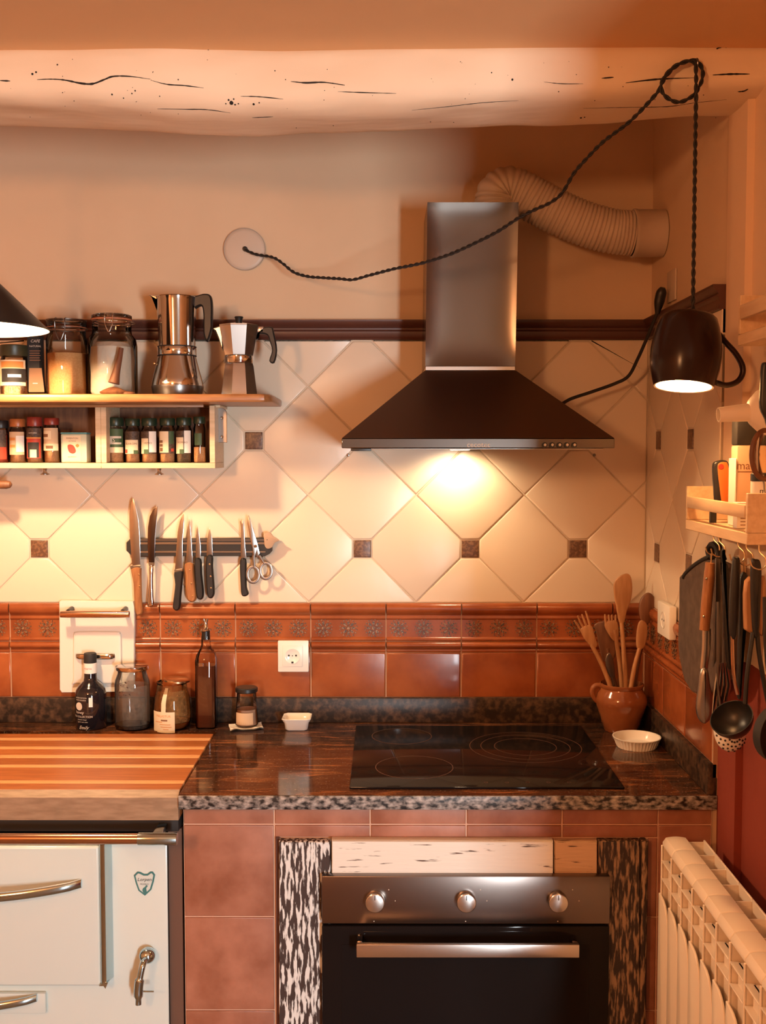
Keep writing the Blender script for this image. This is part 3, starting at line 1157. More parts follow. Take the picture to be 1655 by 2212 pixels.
# ================================================================== HOB
hob = thing('ceramic_hob', 'black glass ceramic hob set into the worktop', 'hob', (0.22, -0.3, Z_TOP))
a, b = atz(760, 1567, Z_TOP + 0.005), atz(755, 1700, Z_TOP + 0.005)
hy0, hy1 = a.y, b.y
hx0, hx1 = b.x, atz(1350, 1700, Z_TOP + 0.005).x
MB().rbox(hx0, hx1, hy1, hy0, Z_TOP + 0.0003, Z_TOP + 0.005, 0.0018).build('glass_plate', 'black_glass', hob)


def ring(cx, cy, r, w=0.0009):
    MB().lathe([(r - w, 0), (r + w, 0), (r + w, 0.00025), (r - w, 0.00025), (r - w, 0)], (cx, cy, Z_TOP + 0.00505), 64).build('zone_ring', 'ring_print', hob)


c = atz(895, 1657, Z_TOP + 0.005)
ring(c.x, c.y, 0.088)
c = atz(868, 1590, Z_TOP + 0.005)
ring(c.x, c.y, 0.075)
c = atz(1135, 1613, Z_TOP + 0.005)
for r in (0.075, 0.108, 0.135):
    ring(c.x, c.y, r)
for k in range(5):
    q = atz(1050 + 45 * k, 1690, Z_TOP + 0.005)
    MB().lathe([(0.0035, 0), (0.0045, 0), (0.0045, 0.0002), (0.0035, 0.0002), (0.0035, 0)], (q.x, q.y, Z_TOP + 0.00505), 20).build('touch_key', 'ring_print', hob)

# ================================================================== RANGE COOKER (left)
st = thing('range_cooker', 'white enamelled range cooker with chrome fittings and rail', 'range cooker', (-0.9, -0.35, 0))
YS = -0.602
SX1 = at(362, 1950, YS).x
SX0 = -1.36
sz1 = at(200, 1828, YS).z
MB().box(SX0, SX1 - 0.003, YS + 0.004, Y_LEDGE - 0.004, 0.02, sz1 + 0.015).build('carcass', 'steel_dark', st, smooth=0)
MB().rbox(SX0, SX1, YS, YS + 0.008, 0.06, sz1 + 0.012, 0.003).build('front_panel', 'enamel_white', st)
ztf1, ztf0 = at(200, 1769, YS - 0.004).z, at(200, 1797, YS - 0.004).z
MB().rbox(SX0, X_WL - 0.004, YS - 0.004, Y_LEDGE - 0.004, ztf0, ztf1, 0.003).build('top_frame', 'black_matte', st)
MB().box(SX1 - 0.0005, X_WL - 0.002, -0.585, -0.57, 0.02, ztf0).build('side_strip', 'side_brown', st, smooth=0)
# door
YD = -0.628
dx1 = at(216, 1980, YD).x
dz1, dz0 = at(100, 1829, YD).z, at(100, 2131, YD).z
door = MB().rbox(SX0 + 0.03, dx1, YD, YS - 0.0005, dz0, dz1, 0.006, 3).build('oven_door', 'enamel_white', st)
hxa, hxb = at(217, 1980, YD).x, at(237, 1980, YD).x
pr = [(hxa, YS - 0.0005), (hxa, YD - 0.002), (hxa + 0.004, YD - 0.006), (hxa + 0.012, YD - 0.005), (hxb, YS - 0.004), (hxb, YS - 0.0005)]
MB().prism(pr, at(226, 2122, YD).z, dz1 + 0.006, 'z').build('hinge_strip', 'chrome_cool_reflect', st, smooth=60)
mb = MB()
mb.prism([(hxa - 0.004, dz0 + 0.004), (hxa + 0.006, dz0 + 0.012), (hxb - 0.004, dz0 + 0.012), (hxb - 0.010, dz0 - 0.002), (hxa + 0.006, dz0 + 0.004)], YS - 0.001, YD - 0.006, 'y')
mb.build('hinge_foot', 'chrome_cool_reflect', st)


def bow_handle(name, parent, xa, xb, z, y, bow, h, sag, ma='chrome_cool_reflect'):
    P = []
    for k in range(25):
        t = k / 24
        s = math.sin(PI * t)
        P.append((xa + (xb - xa) * t, y - bow * s ** 0.6, z - sag * s))
    m_ = MB()
    vs_, fs_ = [], []
    for x, yy, zz in P:
        vs_ += [(x, yy, zz - h / 2), (x, yy - 0.003, zz - h * 0.3), (x, yy - 0.004, zz), (x, yy - 0.003, zz + h * 0.3), (x, yy, zz + h / 2), (x, yy + 0.005, zz + h / 2), (x, yy + 0.005, zz - h / 2)]
    for i in range(24):
        for k in range(7):
            fs_.append((i * 7 + k, i * 7 + (k + 1) % 7, (i + 1) * 7 + (k + 1) % 7, (i + 1) * 7 + k))
    fs_ += [tuple(range(7)), tuple(24 * 7 + k for k in range(7))]
    m_.add(vs_, fs_)
    return m_.build(name, ma, parent)


p = at(174, 1911, YD - 0.01)
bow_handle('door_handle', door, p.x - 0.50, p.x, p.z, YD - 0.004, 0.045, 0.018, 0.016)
# lower drawer
qx = at(98, 2160, YS - 0.012).x
drw = MB().rbox(SX0 + 0.03, qx, YS - 0.012, YS - 0.0005, at(50, 2184, YS).z, at(50, 2140, YS).z, 0.003).build('drawer', 'enamel_white', st)
p = at(78, 2158, YS - 0.02)
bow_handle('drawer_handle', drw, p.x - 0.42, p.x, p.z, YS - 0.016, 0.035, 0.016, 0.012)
# rail
yr = -0.685
p = at(383, 1812, yr)
zr = p.z
MB().tube([(SX0 - 0.02, yr, zr), (p.x - 0.08, yr, zr)], 0.0112, 20).build('rail', 'copper_look', st)
MB().lathe([(0, 0), (0.0122, 0), (0.013, 0.001), (0.013, 0.079), (0.0122, 0.0805), (0, 0.0805)], (p.x - 0.0805, yr, zr), 24, Matrix.Rotation(PI / 2, 3, 'Y')).build('rail_sleeve', 'chrome_cool_reflect', st)
MB().rbox(p.x - 0.055, p.x - 0.035, yr + 0.010, YS - 0.0055, zr - 0.007, zr + 0.007, 0.003).build('rail_bracket', 'chrome_cool_reflect', st)
# shield badge
bd = [(289, 1891), (297, 1883), (303, 1884), (311, 1888), (318, 1888), (325, 1883), (330, 1883), (335, 1890), (332, 1905), (327, 1922), (313, 1935), (299, 1924), (293, 1907)]
bg = MB().prism(px(bd, YS - 0.002), YS - 0.0005, YS - 0.002, 'y').build('badge', 'ink_teal', st, smooth=0)
MB().prism(offset(px(bd, YS - 0.002), -0.0035), YS - 0.0021, YS - 0.0026, 'y').build('badge_field', 'enamel_white', bg, smooth=0)
text('badge_lettering', 'Lorpen', 0.0105, (*at(312, 1900, YS - 0.0028).xy, at(312, 1900, YS - 0.0028).z), (1, 0, 0), (0, 0, 1), 'ink_black', bg, shear=0.25)
text('badge_small_print', 'MODELO', 0.0045, at(312, 1910, YS - 0.0028), (1, 0, 0), (0, 0, 1), 'ink_black', bg)
fl = smooth2(px([(313, 1931), (308, 1925), (309, 1919), (313, 1916), (316, 1912), (319, 1914), (316, 1919), (317, 1926)], YS - 0.0028), 4)
MB().prism(fl, YS - 0.0027, YS - 0.0031, 'y').build('badge_flame', 'ink_teal', bg, smooth=0)
# tap
tp = at(318, 2065, YS - 0.02)
tap = MB().sphere((tp.x, YS - 0.0175, tp.z), 0.0175, 20).build('drain_tap', 'chrome_cool_reflect', st)
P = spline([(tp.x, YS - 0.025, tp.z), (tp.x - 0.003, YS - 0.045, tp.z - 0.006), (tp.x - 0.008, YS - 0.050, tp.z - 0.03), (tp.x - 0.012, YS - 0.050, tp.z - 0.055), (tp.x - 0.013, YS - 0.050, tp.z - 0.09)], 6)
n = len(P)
MB().tube(P, [0.0065 + (0.0035 if 0.52 < i / n < 0.86 else 0) for i in range(n)], 14).build('spout', 'chrome_cool_reflect', tap)
MB().tube([(tp.x - 0.004, YS - 0.050, tp.z - 0.062), (tp.x + 0.020, YS - 0.050, tp.z - 0.062)], 0.0018, 8).build('tap_pin', 'chrome_cool_reflect', tap)

# ================================================================== WOODEN TOP OVER THE COOKER
wt = thing('wooden_cover', 'striped orange wooden cover board on top of the range cooker', 'board', (-0.9, -0.35, 0.85))
ZW = 0.905
wx1 = X_WL - 0.002
ZW0 = ztf1 + 0.001
edges = [1585, 1594, 1599, 1613, 1618, 1631, 1637, 1652, 1657.5, 1686, 1692, 1705]
ys = [atz(300, e, ZW).y for e in edges]
for i in range(len(ys) - 1):
    if i == 0:
        pass
    a, b = ys[i], ys[i + 1]
    if i % 2 == 0:
        MB().rbox(SX0, wx1, a - 0.0004, b + 0.0004, ZW0, ZW, 0.0010, 1).build('stave', 'stave_wood', wt, smooth=0)
    else:
        MB().rbox(SX0, wx1, a - 0.0002, b + 0.0002, ZW0, ZW + 0.0002, 0.0008, 1).build('pale_stave', 'stave_pale', wt, smooth=0)
yf = ys[-1]
MB().prism([(yf - 0.0005, ZW0), (yf - 0.016, ZW0), (yf - 0.016, ZW - 0.013), (yf - 0.0005, ZW - 0.0005)], SX0, wx1, 'x').build('front_edge', 'stave_end', wt, smooth=0)

# ================================================================== COOKER HOOD
hd = thing('cooker_hood', 'brushed steel pyramid cooker hood with chimney', 'cooker hood', (0.205, -0.24, 1.62))
YH = -0.486
hx0, hx1 = at(738, 958, YH).x, at(1328, 960, YH).x
hz1, hz0 = at(738, 947, YH).z, at(738, 971, YH).z
MB().rbox(hx0, hx1, YH, -0.012, hz0 + 0.003, hz1, 0.0015, 1).build('lip', 'steel_chimney', hd)
lip = hd.children[-1]
YC = -0.245
cx0, cx1 = at(919, 800, YC).x, at(1113, 800, YC).x
cz0, cz1 = at(1015, 801, YC).z, at(1015, 437, YC).z
py = MB()
py.add([(hx0, YH, hz1), (hx1, YH, hz1), (hx1, -0.012, hz1), (hx0, -0.012, hz1), (cx0 - 0.002, YC - 0.003, cz0), (cx1 + 0.002, YC - 0.003, cz0), (cx1 + 0.002, -0.012, cz0), (cx0 - 0.002, -0.012, cz0)],
       [(0, 1, 5, 4), (1, 2, 6, 5), (2, 3, 7, 6), (3, 0, 4, 7), (4, 5, 6, 7), (3, 2, 1, 0)])
py.build('canopy', 'steel_canopy', hd, smooth=0)
MB().rbox(cx0, cx1, YC - 0.002, -0.013, cz0 + 0.0005, cz0 + 0.011, 0.001, 1).build('chimney_collar', 'aluminium', hd)
cu0, cu1 = at(923.5, 437, YC).x, at(1120.5, 437, YC).x


def chim(u, v):
    xa, xb = cx0 + (cu0 - cx0) * v, cx1 + (cu1 - cx1) * v
    s = 2 * u - 1
    t = 2 * v - 1
    return Vector((xa + (xb - xa) * u, YC + 0.009 * (1 - s ** 4) * (1 - t ** 6), cz0 + 0.0115 + (cz1 - cz0 - 0.0115) * v))


cm = MB()
cm.grid(chim, 36, 36)
n = 21
cm.add([(cx0, -0.013, cz0 + 0.0115), (cx1, -0.013, cz0 + 0.0115), (cu1, -0.013, cz1), (cu0, -0.013, cz1),
        (cx0, YC, cz0 + 0.0115), (cx1, YC, cz0 + 0.0115), (cu1, YC, cz1), (cu0, YC, cz1)], [(0, 4, 7, 3), (1, 5, 6, 2), (3, 2, 6, 7), (0, 1, 2, 3)])
cm.build('chimney', 'steel_chimney', hd, smooth=30)
text('brand_lettering', 'cecotec', 0.0165, at(1034, 961, YH - 0.0005), (1, 0, 0), (0, 0, 1), 'print_pale', lip)
for k in range(5):
    q = at(1176 + 16 * k, 961.5, YH)
    R = Matrix.Rotation(PI / 2, 3, 'X')
    bt = MB().lathe([(0, 0), (0.0062, 0), (0.0062, 0.003), (0.0055, 0.0038), (0, 0.0038)], (q.x, YH - 0.0003, q.z), 20, R).build('push_button', 'black_plastic', lip)
    MB().lathe([(0, 0), (0.003, 0), (0.003, 0.0008), (0, 0.0008)], (q.x + 0.001, YH - 0.0042, q.z + 0.0006), 14, R).build('button_cap', 'aluminium', bt)
# underside: filter, lamp, foot
MB().rbox(hx0 + 0.02, hx1 - 0.02, YH + 0.02, -0.13, hz0 + 0.0005, hz0 + 0.0028, 0.0008, 1).build('grease_filter', 'aluminium', hd)
MB().rbox(hx0 + 0.02, hx0 + 0.065, YH + 0.004, YH + 0.019, hz0 - 0.003, hz0 + 0.0028, 0.001).build('filter_catch', 'black_plastic', hd)
lx, ly = (hx0 + hx1) / 2 - 0.012, -0.085
MB().lathe([(0.0, 0.002), (0.030, 0.002), (0.034, 0.0), (0.036, 0.0028), (0, 0.0028)], (lx, ly, hz0), 32).build('lamp_ring', 'chrome', hd)
MB().lathe([(0, -0.0015), (0.022, -0.0015), (0.027, 0.0005), (0.027, 0.0018), (0, 0.0018)], (lx, ly, hz0), 28).build('lamp_lens', 'bulb_glow', hd)
light('hood_lamp', 'SPOT', (lx, ly, hz0 - 0.006), 4.6, (1.0, 0.71, 0.42), size=0.025, rot=(math.radians(12), 0, 0), spot=math.radians(165), blend=0.6)
# screws in the wall under the hood
for u, v in ((752, 983), (1284, 983)):
    q = at(u, v, -0.009)
    o = MB().lathe([(0, 0), (0.004, 0), (0.0035, 0.003), (0, 0.004)], (q.x, -0.009, q.z), 12, Matrix.Rotation(PI / 2, 3, 'X')).build('wall_screw', 'steel_dark', wall_back)

# power cable of the hood with its plug
hc = thing('hood_cable', 'thin black power cable and plug running from the hood to the wall', 'cable', (0.5, -0.1, 1.8))
cp = [at(1215, 872, -0.10), at(1235, 861, -0.10), at(1280, 846, -0.09), at(1330, 828, -0.09), at(1358, 812, -0.10), at(1378, 775, -0.125), at(1400, 725, -0.165), at(1420, 676, -0.20)]
MB().tube(spline(cp, 8), 0.0042, 10).build('cord', 'cable_black', hc)
pl = [at(1420, 678, -0.20), at(1423, 660, -0.203), at(1427, 640, -0.207), at(1432, 621, -0.215)]
MB().tube(spline(pl, 4), [0.0055, 0.0065, 0.008, 0.0095, 0.011, 0.0122, 0.0130, 0.0130, 0.0132, 0.0132, 0.0125, 0.010, 0.006], 12).build('plug', 'black_plastic', hc)
so = thing('high_wall_socket', 'cream wall socket above the brown moulding on the right wall', 'socket', (XR, -0.21, at(1436, 620, -0.21).z))
zc = at(1436, 618, -0.21).z
MB().rbox(XR - 0.006, XR - 0.0005, -0.175, -0.250, zc - 0.038, zc + 0.038, 0.002).build('plate', 'duct_plastic', so)

# exhaust duct
du = thing('exhaust_duct', 'ribbed flexible exhaust duct from the chimney to the right wall', 'duct', (0.5, -0.12, 2.2))
YDu = -0.115
dp = [at(1073, 452, YDu), at(1073, 436, YDu), at(1078, 418, YDu), at(1098, 408, YDu), at(1128, 418, YDu), at(1160, 436, YDu), at(1205, 459, YDu), at(1262, 483, YDu), at(1320, 499, YDu), at(1368, 504, YDu)]
P = resample(spline(dp, 24), 0.00165)
N = len(P)
MB().tube(P, [0.0535 + 0.0045 * abs(math.sin(PI * i * 0.00165 / (0.0105 if i < N * 0.86 else 0.0085))) - 0.002 for i in range(N)], 28).build('flexible_hose', 'duct_plastic', du, smooth=80)
pa, pb = at(1366, 504, YDu), Vector((XR - 0.002, YDu, at(1366, 504, YDu).z))
MB().lathe([(0.056, 0), (0.060, 0.001), (0.060, 0.008), (0.0585, 0.010), (0.0585, (pb - pa).length), (0.055, (pb - pa).length), (0.055, 0)], pa, 36, Matrix.Rotation(PI / 2, 3, 'Y')).build('wall_sleeve', 'duct_plastic', du)

# ================================================================== MUG PENDANT LAMP
YL = -0.835
ml = thing('mug_pendant_lamp', 'brown mug turned into a hanging lamp on a twisted black cable', 'pendant lamp', at(1484, 840, YL))
s_ = (YL - CAM.y) / FPX                       # metres per pixel at that depth
mug_top = at(1488, 680, YL)
TILT = Matrix.Translation(mug_top) @ Matrix.Rotation(math.radians(5.5), 4, 'Y') @ Matrix.Rotation(math.radians(-8.0), 4, 'X')
prof = [(0, 0.0), (44, 0), (53, -3), (60, -10), (66, -28), (71, -50), (74, -75), (74.5, -95), (72, -120), (67, -140), (62, -157), (58, -156), (63, -139), (68, -119), (70, -95), (69, -75), (66, -50), (61, -28), (52, -9), (0, -8)]
prof = [(r * s_, z * s_) for r, z in prof]
shade = MB().lathe(prof[:11], n=56).xf(TILT).build('mug_shade', 'mug_brown', ml)
MB().lathe([prof[10]] + prof[11:], n=56).xf(TILT).build('mug_lining', 'lamp_inside', shade)
hp = [(1553, 722), (1568, 740), (1588, 762), (1603, 788), (1604, 808), (1592, 825), (1570, 832), (1548, 827)]
MB().tube(spline([at(u, v, YL) for u, v in hp], 8), 0.0054, 12, sq=(1.0, 1.25)).build('mug_handle', 'mug_brown', shade)
bc = TILT @ Vector((0, 0, -118 * s_))
MB().sphere(bc, 0.027, 16).build('bulb', 'mug_bulb_glow', ml)
MB().lathe([(0, 0), (0.008, 0), (0.009, 0.006), (0.005, 0.010), (0, 0.010)], mug_top + Vector((0, 0, -0.001)), 16).build('cable_grip', 'brass', ml)

# cable: wall rose -> sag across the hood -> beam -> loop on the hook -> down to the mug
hook = on_beam(1500, 140)
YK = hook.y - 0.012
pts = []
wpx = [(529, 539), (552, 549), (590, 556), (612, 570), (635, 588), (665, 597), (700, 600), (735, 602), (762, 604), (800, 594), (850, 581), (885, 574), (920, 566), (975, 548),
       (1030, 523), (1075, 500), (1120, 471), (1155, 453), (1190, 437), (1215, 416), (1240, 374), (1265, 345), (1300, 309), (1330, 286), (1360, 263), (1395, 228), (1423, 196)]
for i, (u, v) in enumerate(wpx):
    t = (u - 529) / (1423 - 529)
    pts.append(at(u, v, -0.018 + (YK + 0.018) * t))
loop = [(1430, 180), (1443, 160), (1465, 140), (1490, 131), (1508, 134), (1518, 152), (1517, 172), (1506, 196), (1490, 212), (1466, 221), (1444, 213), (1430, 197), (1430, 178), (1442, 158), (1462, 141), (1488, 132), (1501, 136), (1504, 160), (1504, 200)]
for k, (u, v) in enumerate(loop):
    pts.append(at(u, v, YK - 0.002 * k * 0.4))
for v in (240, 320, 400, 480, 560, 640, 672):
    t = (v - 200) / 472
    pts.append(at(1504 + (1497 - 1504) * t, v, YK + (YL - YK) * t))
path = resample(spline(pts, 10), 0.0032)
Tn = [(path[min(i + 1, len(path) - 1)] - path[max(i - 1, 0)]).normalized() for i in range(len(path))]
for ph in (0.0, PI):
    st_ = []
    Nn = Vector((0, -1, 0))
    for i, p in enumerate(path):
        Nn = (Nn - Tn[i] * Nn.dot(Tn[i])).normalized()
        Bn = Tn[i].cross(Nn)
        a = ph + 2 * PI * i * 0.0032 / 0.034
        st_.append(p + (Nn * math.cos(a) + Bn * math.sin(a)) * 0.0020)
    MB().tube(st_, 0.0022, 6).build('cable_strand', 'cable_black', ml, smooth=80)
MB().tube(spline([hook + Vector((0, 0.01, 0.006)), hook + Vector((0, -0.012, 0.006)), hook + Vector((0, -0.022, 0.001)), hook + Vector((0, -0.020, -0.010)), hook + Vector((0, -0.012, -0.013))], 6), 0.0018, 8).build('cable_hook', 'steel_dark', ml)
q = at(528, 538, -0.009)
R = Matrix.Rotation(PI / 2, 3, 'X')
rose = thing('cable_wall_rose', 'round pale cable outlet disc on the plaster wall', 'wall rose', (q.x, 0, q.z))
MB().lathe([(0, 0.0005), (0.0535, 0.0005), (0.0545, 0.002), (0.0545, 0.006), (0.0525, 0.008), (0.045, 0.0095), (0, 0.0105)], (q.x, 0, q.z), 48, R).build('disc', 'rose_plastic', rose)
MB().lathe([(0.0530, 0.0055), (0.0550, 0.0055), (0.0550, 0.0085), (0.0530, 0.0085), (0.0530, 0.0055)], (q.x, 0, q.z), 48, R).build('rim', 'rose_rim', rose)
MB().lathe([(0, 0.010), (0.007, 0.010), (0.006, 0.015), (0, 0.016)], (q.x + 0.002, 0, q.z), 16, R).build('grommet', 'black_plastic', rose)

# ================================================================== CONE PENDANT (left edge)
YN = -0.60
cl = thing('cone_pendant_lamp', 'black cone pendant lamp with glowing white inside at left edge', 'pendant lamp', at(-80, 711, YN))
cc = at(-80, 711, YN)
RC = at(98, 711, YN).x - cc.x
HC = RC * 0.92
sh = MB().lathe([(0.012, HC), (0.016, HC - 0.004), (RC, 0.003), (RC + 0.0008, 0.0)], cc, 72).build('cone_shade', 'lamp_black', cl)
MB().lathe([(RC + 0.0008, 0.0), (RC - 0.002, 0.001), (0.012, HC - 0.008), (0, HC - 0.008)], cc, 72).build('cone_lining', 'lamp_inside', sh)
MB().sphere(cc + Vector((0, 0, 0.052)), 0.032, 16).build('bulb', 'cone_bulb_glow', cl)
MB().lathe([(0, 0), (0.014, 0), (0.014, 0.035), (0.006, 0.045), (0, 0.045)], cc + Vector((0, 0, HC - 0.002)), 20).build('cap', 'lamp_black', cl)
MB().tube([cc + Vector((0, 0, HC + 0.04)), Vector((cc.x, cc.y, CEIL - 0.0))], 0.0035, 8).build('cord', 'cable_black', cl)

# ================================================================== SHELF WITH SPICE BOXES
Y_SH = -0.300
sh_top, sh_bot = at(300, 851, Y_SH).z, at(300, 868, Y_SH).z
SHX1 = at(585, 860, Y_SH).x
poly = [(-1.3, -0.010), (SHX1 - 0.002, -0.010), (SHX1, Y_SH + 0.05), (SHX1 - 0.004, Y_SH + 0.02), (SHX1 - 0.016, Y_SH + 0.003), (SHX1 - 0.03, Y_SH), (-1.3, Y_SH)]
sb = MB().pillow(poly, sh_bot, sh_top, 0.003, 'z', mid=0.25).build('wall_shelf', 'shelf_wood', origin=(-0.8, -0.1, sh_bot))
tag(sb, 'polished brown wooden wall shelf carrying jars and coffee pots', 'shelf')
MB().rbox(-1.3, at(440, 872, -0.17).x, -0.175, -0.165, at(100, 880, -0.17).z, sh_bot - 0.0004, 0.001).build('lip_batten', 'shelf_wood', sb)
MB().rbox(at(450, 875, -0.15).x, at(474, 875, -0.15).x, -0.14, -0.012, at(460, 880, -0.15).z, sh_bot - 0.0004, 0.001).build('end_batten', 'pale_wood', sb)

Y_BX = -0.158


def spice_box(u0, u1, v0, v1, label):
    """open fronted box: four boards, a back, a small turned foot knob underneath"""
    a, b = at(u0, v1, Y_BX), at(u1, v0, Y_BX)
    t = 12.0 * (Y_BX - CAM.y) / FPX
    o = thing('spice_box', label, 'box', ((a.x + b.x) / 2, -0.08, a.z), 'spice boxes under the shelf')
    yb = -0.0125
    MB().rbox(a.x, b.x, Y_BX, yb, a.z, a.z + t, 0.001, 1).build('bottom_board', 'pale_wood', o)
    MB().rbox(a.x, a.x + t, Y_BX, yb, a.z + t + 0.0002, b.z, 0.001, 1).build('side_board', 'pale_wood', o)
    MB().rbox(b.x - t, b.x, Y_BX, yb, a.z + t + 0.0002, b.z, 0.001, 1).build('side_board', 'pale_wood', o)
    MB().rbox(a.x + t + 0.0002, b.x - t - 0.0002, yb - 0.006, yb, a.z + t + 0.0002, b.z, 0.001, 1).build('back_board', 'dark_wood', o)
    return o, a, b, t


bxB = spice_box(219, 464, 876, 1012, 'pale wooden spice box holding six green capped jars')
bxA = spice_box(-60, 217, 876, 1012, 'pale wooden spice box holding a tin and red capped jars')
for (o, a, b, t), u in ((bxA, 97), (bxB, 344)):
    c = at(u, 1012, -0.10)
    MB().lathe([(0, -0.0175), (0.012, -0.0172), (0.0125, -0.015), (0.006, -0.0125), (0.0045, -0.008), (0.008, -0.0005), (0, -0.0005)], (c.x, -0.10, o.location.z), 20).build('foot_knob', 'aluminium', o)
br = thing('shelf_bracket', 'bent steel bracket with two screws at the end of the spice box', 'bracket', at(480, 950, -0.1))
xb0, xb1 = at(465.5, 900, -0.10).x, at(490, 900, -0.10).x
zb0, zb1 = at(478, 956, -0.10).z, at(478, 881, -0.10).z
MB().pillow([(xb0 + 0.003, zb0), (xb1, zb0), (xb1, zb1 - 0.012), (xb1 - 0.004, zb1 - 0.004), (xb1 - 0.012, zb1), (xb0, zb1), (xb0, zb1 - 0.006), (xb0 + 0.003, zb1 - 0.015)], -0.095, -0.10, 0.0008).build('plate', 'steel', br)
MB().rbox(xb0 + 0.003, xb0 + 0.007, -0.0945, -0.0125, zb0, zb1 - 0.01, 0.001).build('flange', 'steel', br)
for v in (903, 944):
    c = at(479, v, -0.10)
    MB().lathe([(0, 0), (0.0042, 0), (0.003, 0.002), (0, 0.0024)], (c.x, -0.1003, c.z), 14, R).build('screw', 'chrome', br)


# ---- spice jars
def spice_jar(u0, u1, v_top, v_cap, label, capm, fill, lab, lab2=None, fill_top=None, extra=None, box=bxB, yc=-0.105):
    bz = box[1].z + box[3] + 0.0003
    uc = (u0 + u1) / 2
    c = at(uc, 990, yc)
    r = (u1 - u0) / 2 * (yc - CAM.y) / FPX * 0.98
    zt, zc = at(uc, v_top, yc - r * 0.5).z, at(uc, v_cap, yc - r * 0.5).z
    o = thing('spice_jar', label, 'jar', (c.x, yc, bz), 'spice jars in the boxes')
    MB().lathe([(0, 0.0), (r * 0.93, 0.0), (r, 0.003), (r, (zc - bz) * 0.88), (r * 0.86, (zc - bz) * 0.96), (r * 0.86, zc - bz)], (c.x, yc, bz), 28).build('glass_body', 'glass', o)
    MB().lathe([(r * 0.95, 0), (r * 0.97, 0.001), (r * 0.97, zt - zc - 0.002), (r * 0.9, zt - zc), (0, zt - zc), (0, 0), (r * 0.95, 0)], (c.x, yc, zc), 28).build('cap', capm, o)
    ft = fill_top if fill_top is not None else 0.8
    MB().lathe([(0, 0.0015), (r * 0.90, 0.0015), (r * 0.94, 0.004), (r * 0.94, (zc - bz) * ft), (0, (zc - bz) * ft)], (c.x, yc, bz), 24).build('contents', fill, o)
    for (lm, a0, a1, f0, f1) in lab:
        lo = cyl_patch(MB(), (c.x, yc), r + 0.0002 * (1 + lab.index((lm, a0, a1, f0, f1))), a0, a1, bz + (zc - bz) * f0, bz + (zc - bz) * f1).build('paper_label', lm, o)
    if extra:
        for (s, h, f, m_) in extra:
            text('label_lettering', s, h, (c.x, yc - r - 0.0014, bz + (zc - bz) * f), (1, 0, 0), (0, 0, 1), m_, o, wrap=((c.x, yc), r + 0.0014))
    return o


PL, TN = 'paper_cream', 'paper_tan'
spice_jar(233, 269, 902, 920, 'first green capped spice jar, with a round pale print, nearest the box divider', 'green_cap', 'spice_tan', [('ink_green', -1.2, 1.2, 0.30, 0.92), (PL, -1.1, 1.2, 0.27, 0.42), ('print_pale', -0.5, 0.9, 0.50, 0.72), ('ink_green', -0.2, 0.9, 0.55, 0.66)], extra=[('S', 0.016, 0.61, 'print_pale')])
spice_jar(271, 304, 904, 920, 'second green capped spice jar from the divider, label with red spot', 'green_cap', 'spice_tan', [('coffee', -1.2, 1.2, 0.24, 0.85), (PL, -1.0, 0.9, 0.24, 0.62), ('ink_red', -0.95, -0.5, 0.26, 0.36), ('ink_green', 0.3, 0.9, 0.24, 0.34)], extra=[('ELAROMI', 0.0075, 0.51, 'ink_brown')])
spice_jar(306, 341, 903, 920, 'third green capped spice jar from the divider, half tan half pale label', 'green_cap', 'spice_tan', [('coffee', -1.2, 1.2, 0.24, 0.85), (PL, -1.1, 0.05, 0.24, 0.66), ('paper_white', 0.15, 1.1, 0.28, 0.85), ('ink_green', -0.5, 0.1, 0.24, 0.36)], extra=[('HENO', 0.0075, 0.53, 'ink_brown')])
spice_jar(345, 380, 903, 919, 'fourth green capped spice jar from the divider, label turned to printed columns', 'green_cap', 'spice_tan', [('coffee', -1.2, 1.2, 0.24, 0.85), (PL, -1.1, 0.3, 0.27, 0.84), ('ink_green', 0.35, 1.0, 0.50, 0.84), ('ink_red', 0.6, 1.0, 0.30, 0.38), ('ink_brown', -0.9, -0.4, 0.30, 0.40), ('ink_brown', -0.9, -0.4, 0.43, 0.50), ('ink_brown', -0.9, -0.4, 0.53, 0.60)])
spice_jar(381, 415, 902, 919, 'fifth green capped spice jar from the divider, label with green leaf', 'green_cap', 'spice_dark', [('coffee', -1.2, 1.2, 0.24, 0.85), (PL, -1.1, 0.1, 0.24, 0.68), ('paper_white', 0.2, 1.1, 0.26, 0.86), ('ink_green', -0.4, 0.2, 0.24, 0.36)], extra=[('ROMERO', 0.0065, 0.54, 'ink_brown')])
spice_jar(418, 445, 900, 915, 'slim green capped glass jar at the right end of the spice box', 'green_cap', 'spice_tan', [('ink_green', -0.7, 0.5, 0.45, 0.75)], fill_top=0.4)
spice_jar(-14, 20, 908, 925, 'black capped jar of red paprika cut by the left edge', 'black_plastic', 'spice_red', [('coffee', -1.0, 1.0, 0.45, 0.95), ('spice_red', -1.0, 1.0, 0.1, 0.45)], box=bxA)
spice_jar(22, 57, 905, 922, 'orange capped spice jar with pale slanted label', 'orange_cap', 'spice_tan', [(TN, -1.1, 1.1, 0.22, 0.86), ('paper_white', 0.1, 1.1, 0.30, 0.75), ('ink_orange', -0.9, 0.0, 0.62, 0.70), ('ink_orange', -0.8, 0.0, 0.42, 0.50)], box=bxA)
spice_jar(59, 94, 901, 921, 'red capped spice jar with red and black label', 'red_cap', 'spice_tan', [('coffee', -1.2, 1.2, 0.10, 0.95), ('ink_red', -1.0, 1.0, 0.12, 0.66), ('ink_black', -0.75, 0.75, 0.14, 0.56), ('paper_cream', -0.35, 0.45, 0.14, 0.36), ('ink_orange', -1.0, 1.0, 0.66, 0.70)], extra=[('carmelita', 0.006, 0.82, 'print_pale')], box=bxA)
